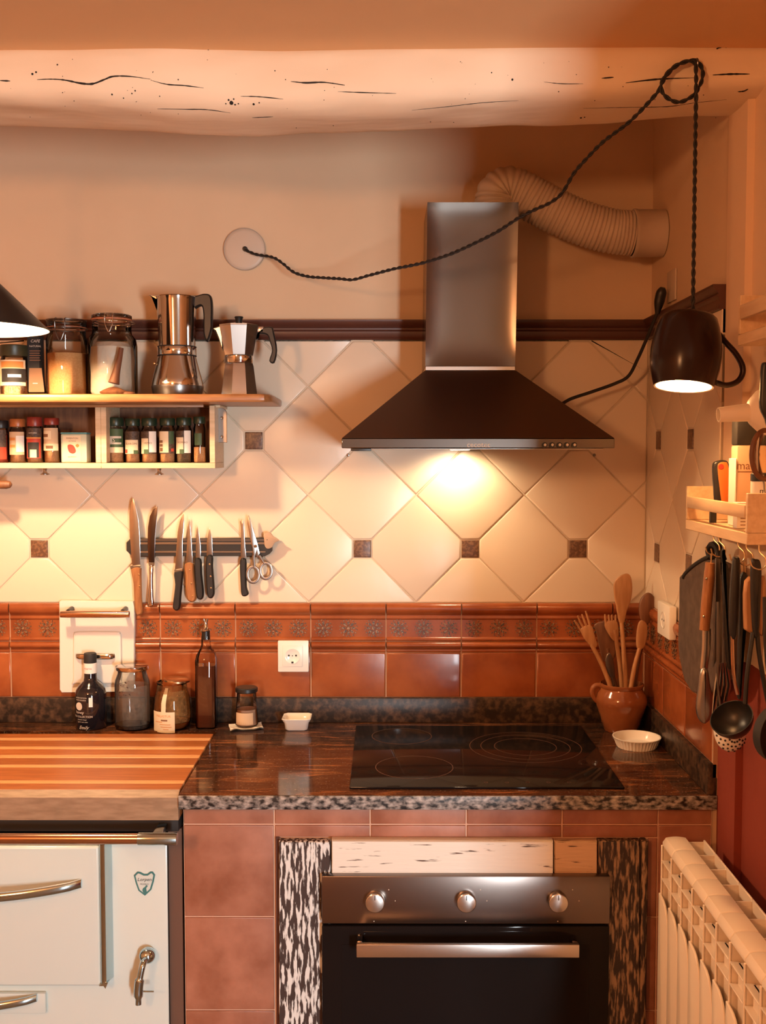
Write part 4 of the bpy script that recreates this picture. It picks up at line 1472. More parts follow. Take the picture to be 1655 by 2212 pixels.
spice_jar(96, 130, 903, 918, 'dark red capped spice jar with tan bean label beside the tin', 'red_cap', 'spice_tan', [(TN, -1.1, 1.1, 0.32, 0.92), ('paper_cream', -1.1, 0.2, 0.62, 0.84), ('ink_brown', -1.0, -0.2, 0.68, 0.76), ('paper_cream', -1.1, 1.1, 0.32, 0.5), ('ink_brown', -0.5, 0.4, 0.37, 0.45)], box=bxA)
# tin
bz = bxA[1].z + bxA[3] + 0.0003
a, b = at(132, 1000, -0.125), at(187, 934, -0.125)
tn = thing('spice_tin', 'square green and blue spice tin with a cream picture label', 'tin', ((a.x + b.x) / 2, -0.10, bz))
MB().rbox(a.x, b.x, -0.125, -0.085, bz, b.z - 0.004, 0.003).build('body', 'tin_green', tn)
MB().rbox(a.x - 0.0006, b.x + 0.0006, -0.1256, -0.0844, b.z - 0.0038, b.z, 0.0015).build('lid', 'tin_blue', tn)
lb = MB().box(*(at(137, 995, -0.1252).x, at(175, 995, -0.1252).x), -0.1253, -0.1258, at(137, 997, -0.1252).z, at(137, 941, -0.1252).z).build('label', 'paper_cream', tn, smooth=0)
text('label_lettering', 'PIMENTON', 0.006, at(156, 947, -0.126), (1, 0, 0), (0, 0, 1), 'ink_brown', lb)
text('label_lettering', 'LA DALIA', 0.0045, at(156, 953, -0.126), (1, 0, 0), (0, 0, 1), 'ink_brown', lb)
MB().prism(smooth2(px([(146, 963), (152, 960), (160, 964), (164, 975), (158, 980), (149, 976)], -0.126), 4), -0.1259, -0.1262, 'y').build('pepper_print', 'ink_red', lb, smooth=0)
MB().prism(smooth2(px([(163, 962), (168, 959), (171, 963), (167, 967)], -0.126), 4), -0.1259, -0.1262, 'y').build('flower_print', 'ink_orange', lb, smooth=0)
text('label_lettering', 'AHUMADO', 0.0042, at(156, 987, -0.126), (1, 0, 0), (0, 0, 1), 'ink_brown', lb)


# ---- jars and pots on the shelf
def m_at(y):
    return (y - CAM.y) / FPX


ZS = sh_top + 0.0003
# small jar with dark lid
y = -0.175
c = at(31, 800, y)
k = m_at(y)
j = thing('seed_jar', 'small glass jar of seeds with dark green lid at the shelf left end', 'jar', (c.x, y, ZS))
H = at(31, 746, y).z - ZS
MB().lathe([(0, 0), (26 * k, 0), (29 * k, 0.003), (29 * k, H * 0.70), (26 * k, H * 0.77), (26 * k, H * 0.8)], (c.x, y, ZS), 36).build('glass_body', 'glass', j)
MB().lathe([(0, 0.002), (27 * k, 0.002), (27 * k, H * 0.30), (0, H * 0.30)], (c.x, y, ZS), 30).build('seeds', 'oats', j)
MB().lathe([(0, 0), (28.5 * k, 0), (29.5 * k, 0.002), (29.5 * k, H * 0.20), (27 * k, H * 0.22), (0, H * 0.22)], (c.x, y, ZS + H * 0.78), 36).build('lid', 'olive_cap', j)
lb = cyl_patch(MB(), (c.x, y), 29.2 * k, -1.3, 1.2, ZS + H * 0.20, ZS + H * 0.70).build('label', 'paper_cream', j)
cyl_patch(MB(), (c.x, y), 29.5 * k, -0.75, 1.0, ZS + H * 0.55, ZS + H * 0.67).build('orange_print', 'ink_orange', lb)
cyl_patch(MB(), (c.x, y), 29.6 * k, -0.7, 1.2, ZS + H * 0.27, ZS + H * 0.53).build('black_print', 'ink_black', lb)
cyl_patch(MB(), (c.x, y), 29.8 * k, -0.15, 0.8, ZS + H * 0.36, ZS + H * 0.42).build('white_print', 'paper_white', lb)
text('label_lettering', 'CHIA', 0.010, (c.x, y - 29.9 * k, ZS + H * 0.465), (1, 0, 0), (0, 0, 1), 'paper_white', lb, wrap=((c.x, y), 29.9 * k))
# coffee pack
y = -0.155
pk = thing('coffee_pack', 'black and kraft paper pouch between two jars', 'pouch', (at(78, 850, y).x, y, ZS))
ol = px([(61, 738), (62, 727), (92, 727), (94, 820), (98, 849), (60, 849), (61, 800)], y)
ol = [(x, max(z, ZS)) for x, z in ol]
pb = MB().pillow(ol, y - 0.018, y + 0.018, 0.004, 'y', mid=0.35).build('pouch', 'black_matte', pk)
MB().prism([(x, max(z, ZS + 0.001)) for x, z in px([(63, 795), (90, 795), (96, 847), (62, 847)], y - 0.019)], y - 0.0183, y - 0.019, 'y').build('kraft_front', 'kraft', pb, smooth=0)
text('pouch_lettering', 'CAFE', 0.010, at(76, 737, y - 0.019), (1, 0, 0), (0, 0, 1), 'print_pale', pb, shear=0.2)
text('pouch_lettering', 'NATURAL', 0.0065, at(76, 748, y - 0.019), (1, 0, 0), (0, 0, 1), 'print_pale', pb)
for q_ in range(5):
    e = at(76, 758 + 5 * q_, y - 0.0186)
    MB().box(e.x - 0.014, e.x + 0.013 - 0.002 * (q_ % 2), y - 0.0182, y - 0.0188, e.z - 0.0010, e.z + 0.0010).build('small_print', 'kraft', pb, smooth=0)
e = at(76, 828, y - 0.0195)
MB().box(e.x - 0.006, e.x + 0.006, y - 0.0191, y - 0.0194, e.z - 0.001, e.z + 0.001).build('small_print', 'print_pale', pb, smooth=0)


def wire_clip(o, c, y, r, zt, scale=1.0, ma='steel_dark'):
    """bail wire of a clip-top jar on its front"""
    yf = y - r - 0.003
    W = 0.012 * scale
    P = [(c.x - W, y - r * 0.5, zt + 0.004), (c.x - W, yf, zt + 0.002), (c.x - W, yf - 0.001, zt - 0.022 * scale), (c.x - W * 0.7, yf - 0.003, zt - 0.036 * scale), (c.x, yf - 0.002, zt - 0.052 * scale),
         (c.x + W * 0.7, yf - 0.003, zt - 0.036 * scale), (c.x + W, yf - 0.001, zt - 0.022 * scale), (c.x + W, yf, zt + 0.002), (c.x + W, y - r * 0.5, zt + 0.004)]
    MB().tube(spline(P, 5), 0.0014, 8).build('bail_wire', ma, o)
    MB().tube([(c.x + (r + 0.0016) * math.sin(t), y - (r + 0.0016) * math.cos(t), zt - 0.018 * scale) for t in [2 * PI * q / 40 for q in range(40)]], 0.0012, 6, closed=True).build('neck_wire', ma, o)
    MB().rbox(c.x - W * 0.8, c.x + W * 0.8, yf - 0.002, yf + 0.001, zt - 0.021 * scale, zt - 0.015 * scale, 0.001).build('clip_plate', ma, o)


# sugar jar
y = -0.165
c = at(145, 800, y)
k = m_at(y)
j = thing('sugar_jar', 'clip-top glass jar filled with brown sugar', 'jar', (c.x, y, ZS))
H = at(145, 692, y).z - ZS
r = 43 * k
MB().lathe([(0, 0), (r - 0.004, 0), (r, 0.004), (r, H * 0.74), (r * 0.94, H * 0.80), (r * 0.93, H * 0.90)], (c.x, y, ZS), 40).build('glass_body', 'glass', j)
MB().lathe([(0, 0.003), (r - 0.006, 0.003), (r - 0.003, 0.006), (r - 0.003, H * 0.56), (r * 0.3, H * 0.60), (0, H * 0.58)], (c.x, y, ZS), 36).build('sugar', 'sugar', j)
MB().lathe([(r * 0.93, H * 0.905), (r * 0.98, H * 0.91), (r * 0.98, H * 0.985), (r * 0.9, H), (0, H)], (c.x, y, ZS), 40).build('glass_lid', 'glass', j)
MB().lathe([(r * 0.93, H * 0.985), (r * 1.0, H * 0.985), (r * 1.0, H * 1.0), (r * 0.93, H * 1.0), (r * 0.93, H * 0.985)], (c.x, y, ZS), 40).build('lid_rim', 'steel_dark', j)
MB().lathe([(r * 0.9, H * 0.895), (r * 0.965, H * 0.895), (r * 0.965, H * 0.905), (r * 0.9, H * 0.905), (r * 0.9, H * 0.895)], (c.x, y, ZS), 40).build('seal', 'rubber_ring', j)
wire_clip(j, c, y, r, ZS + H * 0.98)
# big jar with a bag of flour
y = -0.155
c = at(243, 800, y)
k = m_at(y)
r = 53 * k
H = at(243, 680, y).z - ZS
j = thing('flour_jar', 'large clip-top glass jar holding a pale flour bag', 'jar', (c.x, y, ZS))
MB().lathe([(0, 0), (r * 0.88, 0), (r * 0.98, 0.006), (r, 0.016), (r, H * 0.62), (r * 0.95, H * 0.70), (r * 0.80, H * 0.76), (r * 0.78, H * 0.80), (r * 0.78, H * 0.92)], (c.x, y, ZS), 44).build('glass_body', 'glass', j)
MB().lathe([(0, 0.004), (r * 0.80, 0.004), (r * 0.88, 0.012), (r * 0.86, H * 0.30), (r * 0.89, H * 0.45), (r * 0.84, H * 0.60), (r * 0.6, H * 0.66), (0, H * 0.64)], (c.x, y, ZS), 30).build('flour_bag', 'flour_bag', j)
MB().lathe([(r * 0.70, H * 0.925), (r * 0.80, H * 0.925), (r * 0.80, H * 0.945), (r * 0.70, H * 0.945), (r * 0.70, H * 0.925)], (c.x, y, ZS), 44).build('seal', 'rubber_ring', j)
MB().lathe([(r * 0.78, H * 0.95), (r * 0.80, H * 0.955), (r * 0.80, H * 0.985), (r * 0.72, H), (0, H)], (c.x, y, ZS), 44).build('glass_lid', 'glass', j)
wire_clip(j, Vector((c.x + 0.006, 0, 0)), y, r * 0.80, ZS + H * 0.97, 0.8, 'chrome')
# wooden scoop standing in front of the flour jar
y = -0.242
sp = thing('wooden_scoop', 'wooden spoon standing on its bowl in front of the flour jar', 'spoon', at(245, 850, y))
P = spline([at(262, 752, y + 0.012), at(258, 775, y + 0.008), at(251, 805, y + 0.003), at(246, 828, y)], 6)
hz = len(P)
MB().tube(P, [0.0062 + 0.0055 * (i / hz) ** 2 * 1.6 for i in range(hz)], 12).build('handle', 'dark_wood', sp)
q = at(246, 838, y)
MB().lathe([(0, 0), (0.020, 0.0005), (0.030, 0.004), (0.033, 0.008), (0.024, 0.013), (0.012, 0.018), (0, 0.021)], (q.x - 0.002, y + 0.005, ZS), 28, sx=1.05, sy=0.5).build('bowl', 'dark_wood', sp)
MB().sphere((at(278, 846, y).x, y + 0.002, ZS + 0.0045), 0.0135, 14, sx=1.2, sy=0.7, sz=0.32).build('tip', 'dark_wood', sp)

# tall moka pot
y = -0.175
k = m_at(y)
c = at(383, 800, y)
mk = thing('tall_moka_pot', 'tall polished steel coffee pot with black handle', 'coffee pot', (c.x, y, ZS))


def zz(v):
    return at(383, v, y).z


zb = ZS
MB().lathe([(0, zb), (46 * k, zb), (50 * k, zb + 0.002), (54 * k, zz(838)), (55 * k, zz(832)), (52 * k, zz(818)), (46 * k, zz(795)), (41 * k, zz(775)), (39.5 * k, zz(769)), (0, zz(769))], (c.x, y, 0), 48).build('boiler', 'chrome', mk)
MB().lathe([(47 * k, zb + 0.0005), (51.5 * k, zb + 0.0015), (55.4 * k, zz(838)), (55.4 * k, zz(834)), (52 * k, zz(834)), (47 * k, zb + 0.0005)], (c.x, y, 0), 48).build('base_band', 'steel_dark', mk)
MB().lathe([(0, zz(768)), (40.5 * k, zz(768)), (41 * k, zz(767)), (41 * k, zz(751)), (40.5 * k, zz(750)), (0, zz(750))], (c.x, y, 0), 48).build('waist_ring', 'chrome', mk)
for v in (769, 749.5):
    MB().tube([(c.x + 40.6 * k * math.cos(t), y + 40.6 * k * math.sin(t), zz(v)) for t in [2 * PI * q / 48 for q in range(48)]], 0.0013, 6, closed=True).build('seam', 'black_matte', mk)
up = MB().lathe([(0, zz(748)), (39 * k, zz(748)), (42 * k, zz(650)), (43 * k, zz(643)), (41 * k, zz(643)), (39 * k, zz(660)), (0, zz(660))], (c.x, y, 0), 48).build('upper_pot', 'chrome', mk)
MB().lathe([(0, zz(640)), (44 * k, zz(641.5)), (44.5 * k, zz(643)), (0, zz(643))], (c.x, y, 0), 48).build('lid', 'chrome', mk)
MB().pillow(px([(348, 641), (322, 637), (330, 645), (343, 652), (345, 690)], y), y - 0.012, y + 0.012, 0.003).build('spout', 'chrome', mk)
hd_ = smooth2(px([(408, 640), (425, 639), (441, 635), (455, 638), (460, 655), (460, 690), (459, 712), (452, 735), (446, 738), (441, 725), (440, 700), (440, 680), (437, 663), (428, 664), (418, 671), (411, 663)], y), 4)
MB().pillow(hd_, y - 0.011, y + 0.011, 0.004).build('handle', 'black_plastic', mk)
MB().sphere(at(334, 785, y - 0.012), 0.0045, 12).build('safety_valve', 'brass', mk)

# small octagonal moka pot
y = -0.185
k = m_at(y)
c = at(517, 800, y)
mk = thing('small_moka_pot', 'small octagonal aluminium moka pot with black knob', 'coffee pot', (c.x, y, ZS))
O8 = Matrix.Rotation(PI / 8 + 0.12, 3, 'Z')
MB().lathe([(0, ZS), (40 * k, ZS), (41 * k, ZS + 0.003), (33 * k, zz(792)), (31 * k, zz(786)), (0, zz(786))], (c.x, y, 0), 8, O8).build('boiler', 'aluminium', mk, smooth=20)
MB().lathe([(0, zz(786)), (31 * k, zz(785.5)), (32 * k, zz(784)), (32 * k, zz(770)), (31 * k, zz(769)), (0, zz(769))], (c.x, y, 0), 40).build('waist_ring', 'chrome', mk)
MB().lathe([(0, zz(768)), (32 * k, zz(768)), (33 * k, zz(764)), (44 * k, zz(708)), (44.5 * k, zz(706)), (0, zz(706))], (c.x, y, 0), 8, O8).build('upper_pot', 'aluminium', mk, smooth=20)
MB().lathe([(44.5 * k, zz(705.5)), (44.5 * k, zz(703)), (10 * k, zz(697)), (0, zz(697))], (c.x, y, 0), 8, O8).build('lid', 'aluminium', mk, smooth=20)
MB().lathe([(0, zz(697)), (6 * k, zz(697)), (8.5 * k, zz(688)), (9.5 * k, zz(686)), (9 * k, zz(684)), (0, zz(683.5))], (c.x, y, 0), 16).build('knob', 'black_plastic', mk)
MB().pillow(px([(482, 703), (457, 710), (466, 716), (474, 735), (482, 758)], y), y - 0.010, y + 0.010, 0.003).build('spout', 'aluminium', mk)
MB().rbox(at(556, 710, y).x, at(570, 710, y).x, y - 0.008, y + 0.008, at(556, 719, y).z, at(556, 706, y).z, 0.002).build('hinge', 'aluminium', mk)
hd_ = smooth2(px([(569, 708), (588, 707), (593, 722), (599, 757), (593, 784), (582, 780), (588, 758), (583, 738), (577, 724), (560, 722), (556, 736), (556, 720)], y), 3)
MB().pillow(hd_, y - 0.008, y + 0.008, 0.003).build('handle', 'black_plastic', mk)

# hanging handle cut by the left edge under the boxes
y = -0.12
hg = thing('hanging_ladle_handle', 'dark turned handle end under the left spice box', 'handle', at(0, 1047, y))
MB().tube([at(-60, 1046, y), at(-10, 1046.5, y), at(14, 1047, y), at(22, 1047, y), at(25.5, 1047.5, y)], [0.0105, 0.0108, 0.0108, 0.0085, 0.003], 16).build('handle', 'dark_wood', hg)
MB().tube([at(-40, 1046, y), at(-40, 1046, y) + Vector((0, 0.118, 0.004))], 0.004, 10).build('peg', 'steel_dark', hg)

# ================================================================== KNIFE RACK
y0r, y1r = -0.0095, -0.030
kr = thing('magnetic_knife_rack', 'black magnetic knife rack with two metal strips on the tiles', 'knife rack', at(430, 1200, -0.01))
MB().pillow(px([(272, 1172), (280, 1164), (570, 1162), (588, 1164), (588, 1190), (582, 1197), (572, 1202), (285, 1202), (272, 1190)], y1r), y0r, y1r, 0.002).build('bar', 'black_plastic', kr)
for va, vb in ((1171, 1176), (1190, 1194)):
    MB().rbox(at(300, va, y1r).x, at(574, va, y1r).x, y1r - 0.0015, y1r + 0.0005, at(400, vb, y1r).z, at(400, va, y1r).z, 0.0006, 1).build('magnet_strip', 'blade', kr)
MB().rbox(at(300, 1170, y1r).x, at(574, 1170, y1r).x, y1r - 0.0008, y1r + 0.0005, at(400, 1169, y1r).z, at(400, 1164, y1r).z, 0.0004, 1).build('upper_strip', 'steel_dark', kr)
G_K = 'knives on the magnetic rack'
YK0 = y1r - 0.0022


def knife(name, label, cat, blade, handle, bm, hm, rivets=(), bolster=None, hth=0.016, extra=None, yk=YK0):
    ub = sum(p[0] for p in handle) / len(handle)
    o = thing(name, label, cat, at(ub, max(p[1] for p in handle), yk), G_K)
    MB().pillow(px(blade, yk), yk, yk - 0.0022, 0.0012, mid=0.2).build('blade', bm, o)
    h = MB().pillow(smooth2(px(handle, yk), 3), yk + hth * 0.42, yk - hth * 0.58, 0.004, mid=0.38).build('handle', hm, o)
    for u, v in rivets:
        c = at(u, v, yk - hth * 0.58)
        MB().lathe([(0, 0), (0.0026, 0), (0.0022, 0.001), (0, 0.0013)], (c.x, c.y - 0.0001, c.z), 12, R).build('rivet', 'brass', h)
    if bolster:
        MB().pillow(px(bolster, yk), yk + hth * 0.35, yk - hth * 0.5, 0.0015).build('bolster', 'blade', o)
    return o


knife('chef_knife', 'big chef knife with wooden handle, leftmost on the rack', 'knife',
      [(286, 1224), (281, 1160), (280, 1110), (283, 1085), (288, 1075), (294, 1095), (300, 1125), (303, 1165), (304, 1222)],
      [(285, 1226), (304, 1224), (306, 1245), (307, 1290), (309, 1322), (303, 1328), (295, 1327), (291, 1305), (289, 1260), (285, 1240)], 'blade', 'knife_wood',
      rivets=[(300, 1241), (301, 1266)], bolster=[(281, 1222), (305, 1220), (305, 1227), (283, 1230)])
knife('dark_blade_knife', 'dark bladed carving knife with slim steel handle', 'knife',
      [(322, 1216), (319, 1180), (320, 1140), (324, 1115), (332, 1100), (341, 1093), (339, 1125), (336, 1160), (334, 1216)],
      [(323, 1222), (332, 1222), (331, 1250), (332, 1285), (333, 1306), (327, 1310), (319, 1309), (320, 1285), (323, 1250)], 'blade_dark', 'chrome',
      bolster=[(321, 1215), (335, 1215), (334, 1222), (322, 1222)], hth=0.010)
knife('serrated_knife', 'serrated knife with long curved black handle', 'knife',
      [(378, 1232), (381, 1190), (384, 1150), (389, 1125), (398, 1106), (398, 1135), (395, 1170), (395, 1230)],
      [(377, 1236), (396, 1232), (395, 1255), (392, 1290), (390, 1312), (382, 1319), (374, 1312), (376, 1290), (379, 1262)], 'blade', 'black_plastic',
      bolster=[(377, 1230), (396, 1228), (396, 1234), (377, 1237)])
knife('wood_handle_paring_knife', 'paring knife with brown wooden handle and three rivets', 'knife',
      [(402, 1218), (404, 1180), (406, 1145), (409, 1118), (412, 1140), (415, 1180), (417, 1218)],
      [(400, 1218), (418, 1217), (420, 1240), (424, 1275), (425, 1293), (418, 1300), (407, 1297), (402, 1280), (401, 1245)], 'blade', 'knife_wood',
      rivets=[(410, 1231), (413, 1260), (416, 1288)])
knife('slim_black_knife', 'slim knife with plain black handle, second from the riveted black one', 'knife',
      [(423, 1210), (424, 1170), (426, 1134), (431, 1155), (434, 1180), (434, 1210)],
      [(421, 1208), (435, 1208), (437, 1240), (441, 1278), (439, 1292), (432, 1295), (425, 1287), (422, 1250)], 'blade', 'black_plastic', yk=YK0 - 0.001)
knife('riveted_black_knife', 'knife with black handle and three pale rivets', 'knife',
      [(447, 1202), (447, 1170), (453, 1139), (459, 1165), (460, 1202)],
      [(446, 1204), (460, 1200), (461, 1225), (464, 1265), (464, 1283), (458, 1292), (449, 1288), (446, 1260)], 'blade', 'black_plastic',
      rivets=[(453, 1219), (455, 1245), (456, 1270)])
knife('cheese_knife', 'cheese knife with forked tip and black handle', 'knife',
      [(520, 1206), (521, 1170), (521, 1140), (519, 1126), (521, 1122), (524, 1131), (525, 1122), (527, 1124), (528, 1140), (530, 1180), (533, 1206)],
      [(519, 1210), (532, 1208), (533, 1240), (534, 1268), (538, 1282), (530, 1288), (522, 1284), (520, 1260)], 'blade', 'black_plastic')
# scissors
yk = YK0 - 0.001
sc = thing('kitchen_scissors', 'steel kitchen scissors hanging closed on the rack', 'scissors', at(560, 1258, yk))
MB().pillow(px([(537, 1112), (541, 1120), (548, 1145), (556, 1170), (562, 1195), (556, 1205), (548, 1192), (540, 1160), (535, 1130)], yk), yk, yk - 0.003, 0.001).build('blade', 'blade', sc)
MB().pillow(px([(537, 1112), (535, 1130), (540, 1160), (546, 1185), (546, 1205), (551, 1205), (556, 1185), (548, 1150)], yk), yk - 0.0032, yk - 0.0055, 0.001).build('blade', 'blade', sc)
for cx_, cz_, (sx_, sz_) in ((546.5, 1241, (548, 1200)), (574, 1233, (560, 1200))):
    cpt = at(cx_, cz_, yk - 0.003)
    kk = m_at(yk)
    MB().tube([(cpt.x + 12.5 * kk * math.cos(t), yk - 0.003, cpt.z + 17 * kk * math.sin(t)) for t in [2 * PI * q / 32 for q in range(32)]], 0.0028, 8, closed=True, sq=(1.6, 0.8)).build('finger_ring', 'steel', sc)
    a_ = at(sx_, sz_, yk - 0.003)
    b_ = at(cx_ + (3 if cx_ < 560 else -3), cz_ - 15, yk - 0.003)
    MB().tube([a_, a_.lerp(b_, 0.5), b_], [0.0048, 0.0040, 0.0030], 8).build('shank', 'steel', sc)
c = at(552, 1180, yk - 0.006)
MB().lathe([(0, 0), (0.0045, 0), (0.004, 0.002), (0, 0.0024)], (c.x, yk - 0.0056, c.z), 14, R).build('pivot_screw', 'chrome', sc)
# wooden heart
yk = YK0 - 0.001
hr = MB().pillow(smooth2(px([(571, 1166), (570, 1156), (576, 1150), (585, 1151), (592, 1160), (604, 1167), (594, 1172), (588, 1182), (578, 1185), (572, 1178)], yk), 4), yk, yk - 0.004, 0.001).build('wooden_heart', 'heart_wood', origin=at(585, 1185, yk))
tag(hr, 'small pale wooden heart on the right end of the knife rack', 'ornament')
c = at(577, 1166, yk - 0.005)
MB().lathe([(0, 0), (0.0012, 0), (0.0012, 0.0004), (0, 0.0004)], (c.x, yk - 0.0041, c.z), 10, R).build('peg_hole', 'ink_black', hr)

# ================================================================== ENAMEL FLUE DOOR ON THE BACK WALL
fd = thing('flue_door', 'cream enamel flue cover plate with rail and small hatch', 'hatch', at(208, 1497, -0.02))
ya, yb = -0.010, -0.026
MB().pillow(px([(127, 1300), (131, 1297), (288, 1299), (291, 1310), (290, 1480), (288, 1495), (133, 1497), (128, 1490)], yb), ya, yb, 0.002).build('plate', 'enamel_cream', fd)
yc_ = -0.034
hatch = MB().pillow(smooth2(px([(158, 1380), (160, 1370), (168, 1365), (250, 1365), (258, 1369), (261, 1380), (261, 1470), (258, 1477), (162, 1477), (158, 1470)], yc_), 2), yb - 0.0003, yc_, 0.004).build('hatch', 'enamel_cream', fd)
yr2 = -0.066
rail = MB().tube([at(131, 1327, yr2), at(150, 1327, yr2), at(262, 1327, yr2), at(279, 1327, yr2)], [0.0085, 0.0095, 0.0095, 0.0085], 18).build('rail', 'copper_look', fd)  # chrome bar, its warm reflections put into the metal colour
for u in (146, 264):
    c = at(u, 1322, yr2)
    MB().tube([(c.x, yr2 + 0.004, c.z), (c.x, yb, c.z + 0.003)], 0.0065, 12).build('rail_post', 'black_plastic', fd)
c0, c1 = at(165, 1417, yc_), at(247, 1417, yc_)
P = [(c0.x, yc_ - 0.001, c0.z), (c0.x + 0.006, yc_ - 0.007, c0.z), (c0.x + 0.02, yc_ - 0.010, c0.z), (c1.x - 0.02, yc_ - 0.010, c0.z), (c1.x - 0.006, yc_ - 0.007, c0.z), (c1.x, yc_ - 0.001, c0.z)]
MB().tube(spline(P, 6), 0.0065, 12, sq=(1.1, 0.4)).build('hatch_handle', 'chrome', hatch)

# ================================================================== SOCKET
so = thing('wall_socket', 'white square wall socket on the orange tiles', 'socket', at(633, 1452, -0.014))
ya = -0.022
MB().rbox(at(600, 1420, ya).x, at(667, 1420, ya).x, ya, -0.0125, at(633, 1452, ya).z, at(633, 1384, ya).z, 0.003).build('plate', 'white_plastic', so)
c = at(632, 1417, ya)
MB().rbox(c.x - 0.0265, c.x + 0.0265, ya - 0.002, ya, c.z - 0.028, c.z + 0.028, 0.001).build('insert', 'white_plastic', so)
MB().lathe([(0.0205, 0.0), (0.0205, 0.0012), (0.018, 0.0012), (0.0165, 0.0002), (0, 0.0002)], (c.x, ya - 0.002, c.z), 36, R).build('well', 'porcelain', so)
for dx in (-0.0095, 0.0, 0.0095):
    MB().lathe([(0, 0), (0.0026 if dx else 0.0015, 0), (0.0026 if dx else 0.0015, 0.0004), (0, 0.0004)], (c.x + dx, ya - 0.00225, c.z + (0.0015 if dx else 0.001)), 12, R).build('pin_hole', 'ink_black', so)
MB().rbox(c.x - 0.003, c.x + 0.003, ya - 0.0035, ya - 0.001, c.z - 0.0195, c.z - 0.0145, 0.0005, 1).build('earth_clip', 'ink_black', so)
# socket on the right wall
so = thing('double_wall_socket', 'narrow white wall socket on the right wall by the utensil crock', 'socket', (XR - 0.01, -0.2, 1.1))
zc_ = atx(1434, 1340, XR - 0.03)
yA, yB = atx(1420, 1340, XR - 0.03).y, atx(1446, 1340, XR - 0.03).y
MB().rbox(XR - 0.030, XR - 0.0125, yA, yB, zc_.z - 0.040, zc_.z + 0.040, 0.003).build('plate', 'white_plastic', so)
ym = (yA + yB) / 2
MB().lathe([(0.0205, 0.0), (0.0205, 0.0015), (0.018, 0.0015), (0.0165, 0.0002), (0, 0.0002)], (XR - 0.030, ym, zc_.z), 32, Matrix.Rotation(-PI / 2, 3, 'Y')).build('well', 'porcelain', so)
for dy in (-0.0095, 0.0095):
    MB().lathe([(0, 0), (0.0026, 0), (0.0026, 0.0004), (0, 0.0004)], (XR - 0.0303, ym + dy, zc_.z), 12, Matrix.Rotation(-PI / 2, 3, 'Y')).build('pin_hole', 'ink_black', so)

# ================================================================== BOTTLES AND JARS ON THE LEDGE
ZT = Z_TOP + 0.0004
# dark bottle
y = -0.066
k = m_at(y)
c = at(196, 1500, y)


def zv(v):
    return at(196, v, y).z


b = thing('dark_bottle', 'dark glass bottle with pale printed lettering and black stopper', 'bottle', (c.x, y, ZT))
r = 33.5 * k
MB().lathe([(0, 0), (r * 0.94, 0), (r, 0.004), (r, zv(1497) - ZT), (r * 0.93, zv(1488) - ZT), (r * 0.75, zv(1479) - ZT), (15 * k, zv(1470) - ZT), (13.5 * k, zv(1462) - ZT), (13.5 * k, zv(1432) - ZT), (0, zv(1432) - ZT)], (c.x, y, ZT), 48).build('glass_body', 'bottle_dark', b)
MB().lathe([(0, 0), (13.2 * k, 0), (13.6 * k, 0.001), (13.6 * k, zv(1412) - zv(1431)), (12.5 * k, zv(1410) - zv(1431)), (0, zv(1410) - zv(1431))], (c.x, y, zv(1431.5)), 32).build('stopper', 'black_matte', b)
nb = MB().lathe([(13.8 * k, zv(1453)), (14.2 * k, zv(1453)), (14.2 * k, zv(1431)), (13.8 * k, zv(1431)), (13.8 * k, zv(1453))], (c.x, y, 0), 32).build('neck_band', 'paper_white', b)
text('band_lettering', 'riserva', 0.008, (c.x - 0.003, y - 14.4 * k, zv(1442)), (1, 0, 0), (0, 0, 1), 'ink_red', nb, wrap=((c.x, y), 14.5 * k))
rw = r + 0.0004


def bt(s, h, u, v, m_='print_pale', sh_=0.0):
    a = math.asin(max(-0.95, min(0.95, (u - 196) / 33.5)))
    text('printed_lettering', s, h, (c.x + rw * math.sin(a), y - rw * math.cos(a), zv(v)), (1, 0, 0), (0, 0, 1), m_, b, shear=sh_, wrap=((c.x, y), rw))


bt('LIMITED EDITION', 0.0045, 182, 1501)
bt('FROM MODENA', 0.0045, 182, 1506)
bt('honey', 0.011, 179, 1532)
bt('THE COLLECTION', 0.0072, 184, 1541)
bt('balsamic vinegar', 0.0042, 185, 1547)
bt('aged in oak casks', 0.0042, 186, 1552)
bt('Emily', 0.0125, 188, 1564, sh_=0.45)
a_ = math.asin((179 - 196) / 33.5)
q = Vector((c.x + rw * math.sin(a_), y - rw * math.cos(a_), zv(1519)))
MB().lathe([(0, 0), (0.0105, 0), (0.0105, 0.0005), (0, 0.0006)], q, 28, Matrix.Rotation(a_, 3, 'Z') @ R).build('printed_emblem', 'print_pale', b)
cyl_patch(MB(), (c.x, y), rw, 0.14, 0.38, zv(1520), zv(1500)).build('price_sticker', 'paper_white', b)
# glass storage jar with metal lid
y = -0.075
k = m_at(y)
c = at(286, 1500, y)
j = thing('coffee_jar', 'glass storage jar with metal lid and dark contents', 'jar', (c.x, y, ZT))
r = 38 * k
MB().lathe([(0, 0), (r * 0.92, 0), (r, 0.006), (r, zv(1478) - ZT), (r * 0.96, zv(1468) - ZT), (31 * k, zv(1453) - ZT), (31 * k, zv(1447) - ZT)], (c.x, y, ZT), 44, sy=0.85).build('glass_body', 'glass', j)
MB().lathe([(0, 0.003), (r * 0.92, 0.003), (r * 0.95, 0.008), (r * 0.95, zv(1563) - ZT), (0, zv(1562) - ZT)], (c.x, y, ZT), 40, sy=0.85).build('coffee_grounds', 'coffee', j)
MB().lathe([(r * 0.955, zv(1562)), (r * 0.962, zv(1540)), (r * 0.955, zv(1500)), (r * 0.945, zv(1478)), (r * 0.93, zv(1478)), (r * 0.94, zv(1562)), (r * 0.955, zv(1562))], (c.x, y, 0), 40, sy=0.85).build('dusty_film', 'dust_film', j)
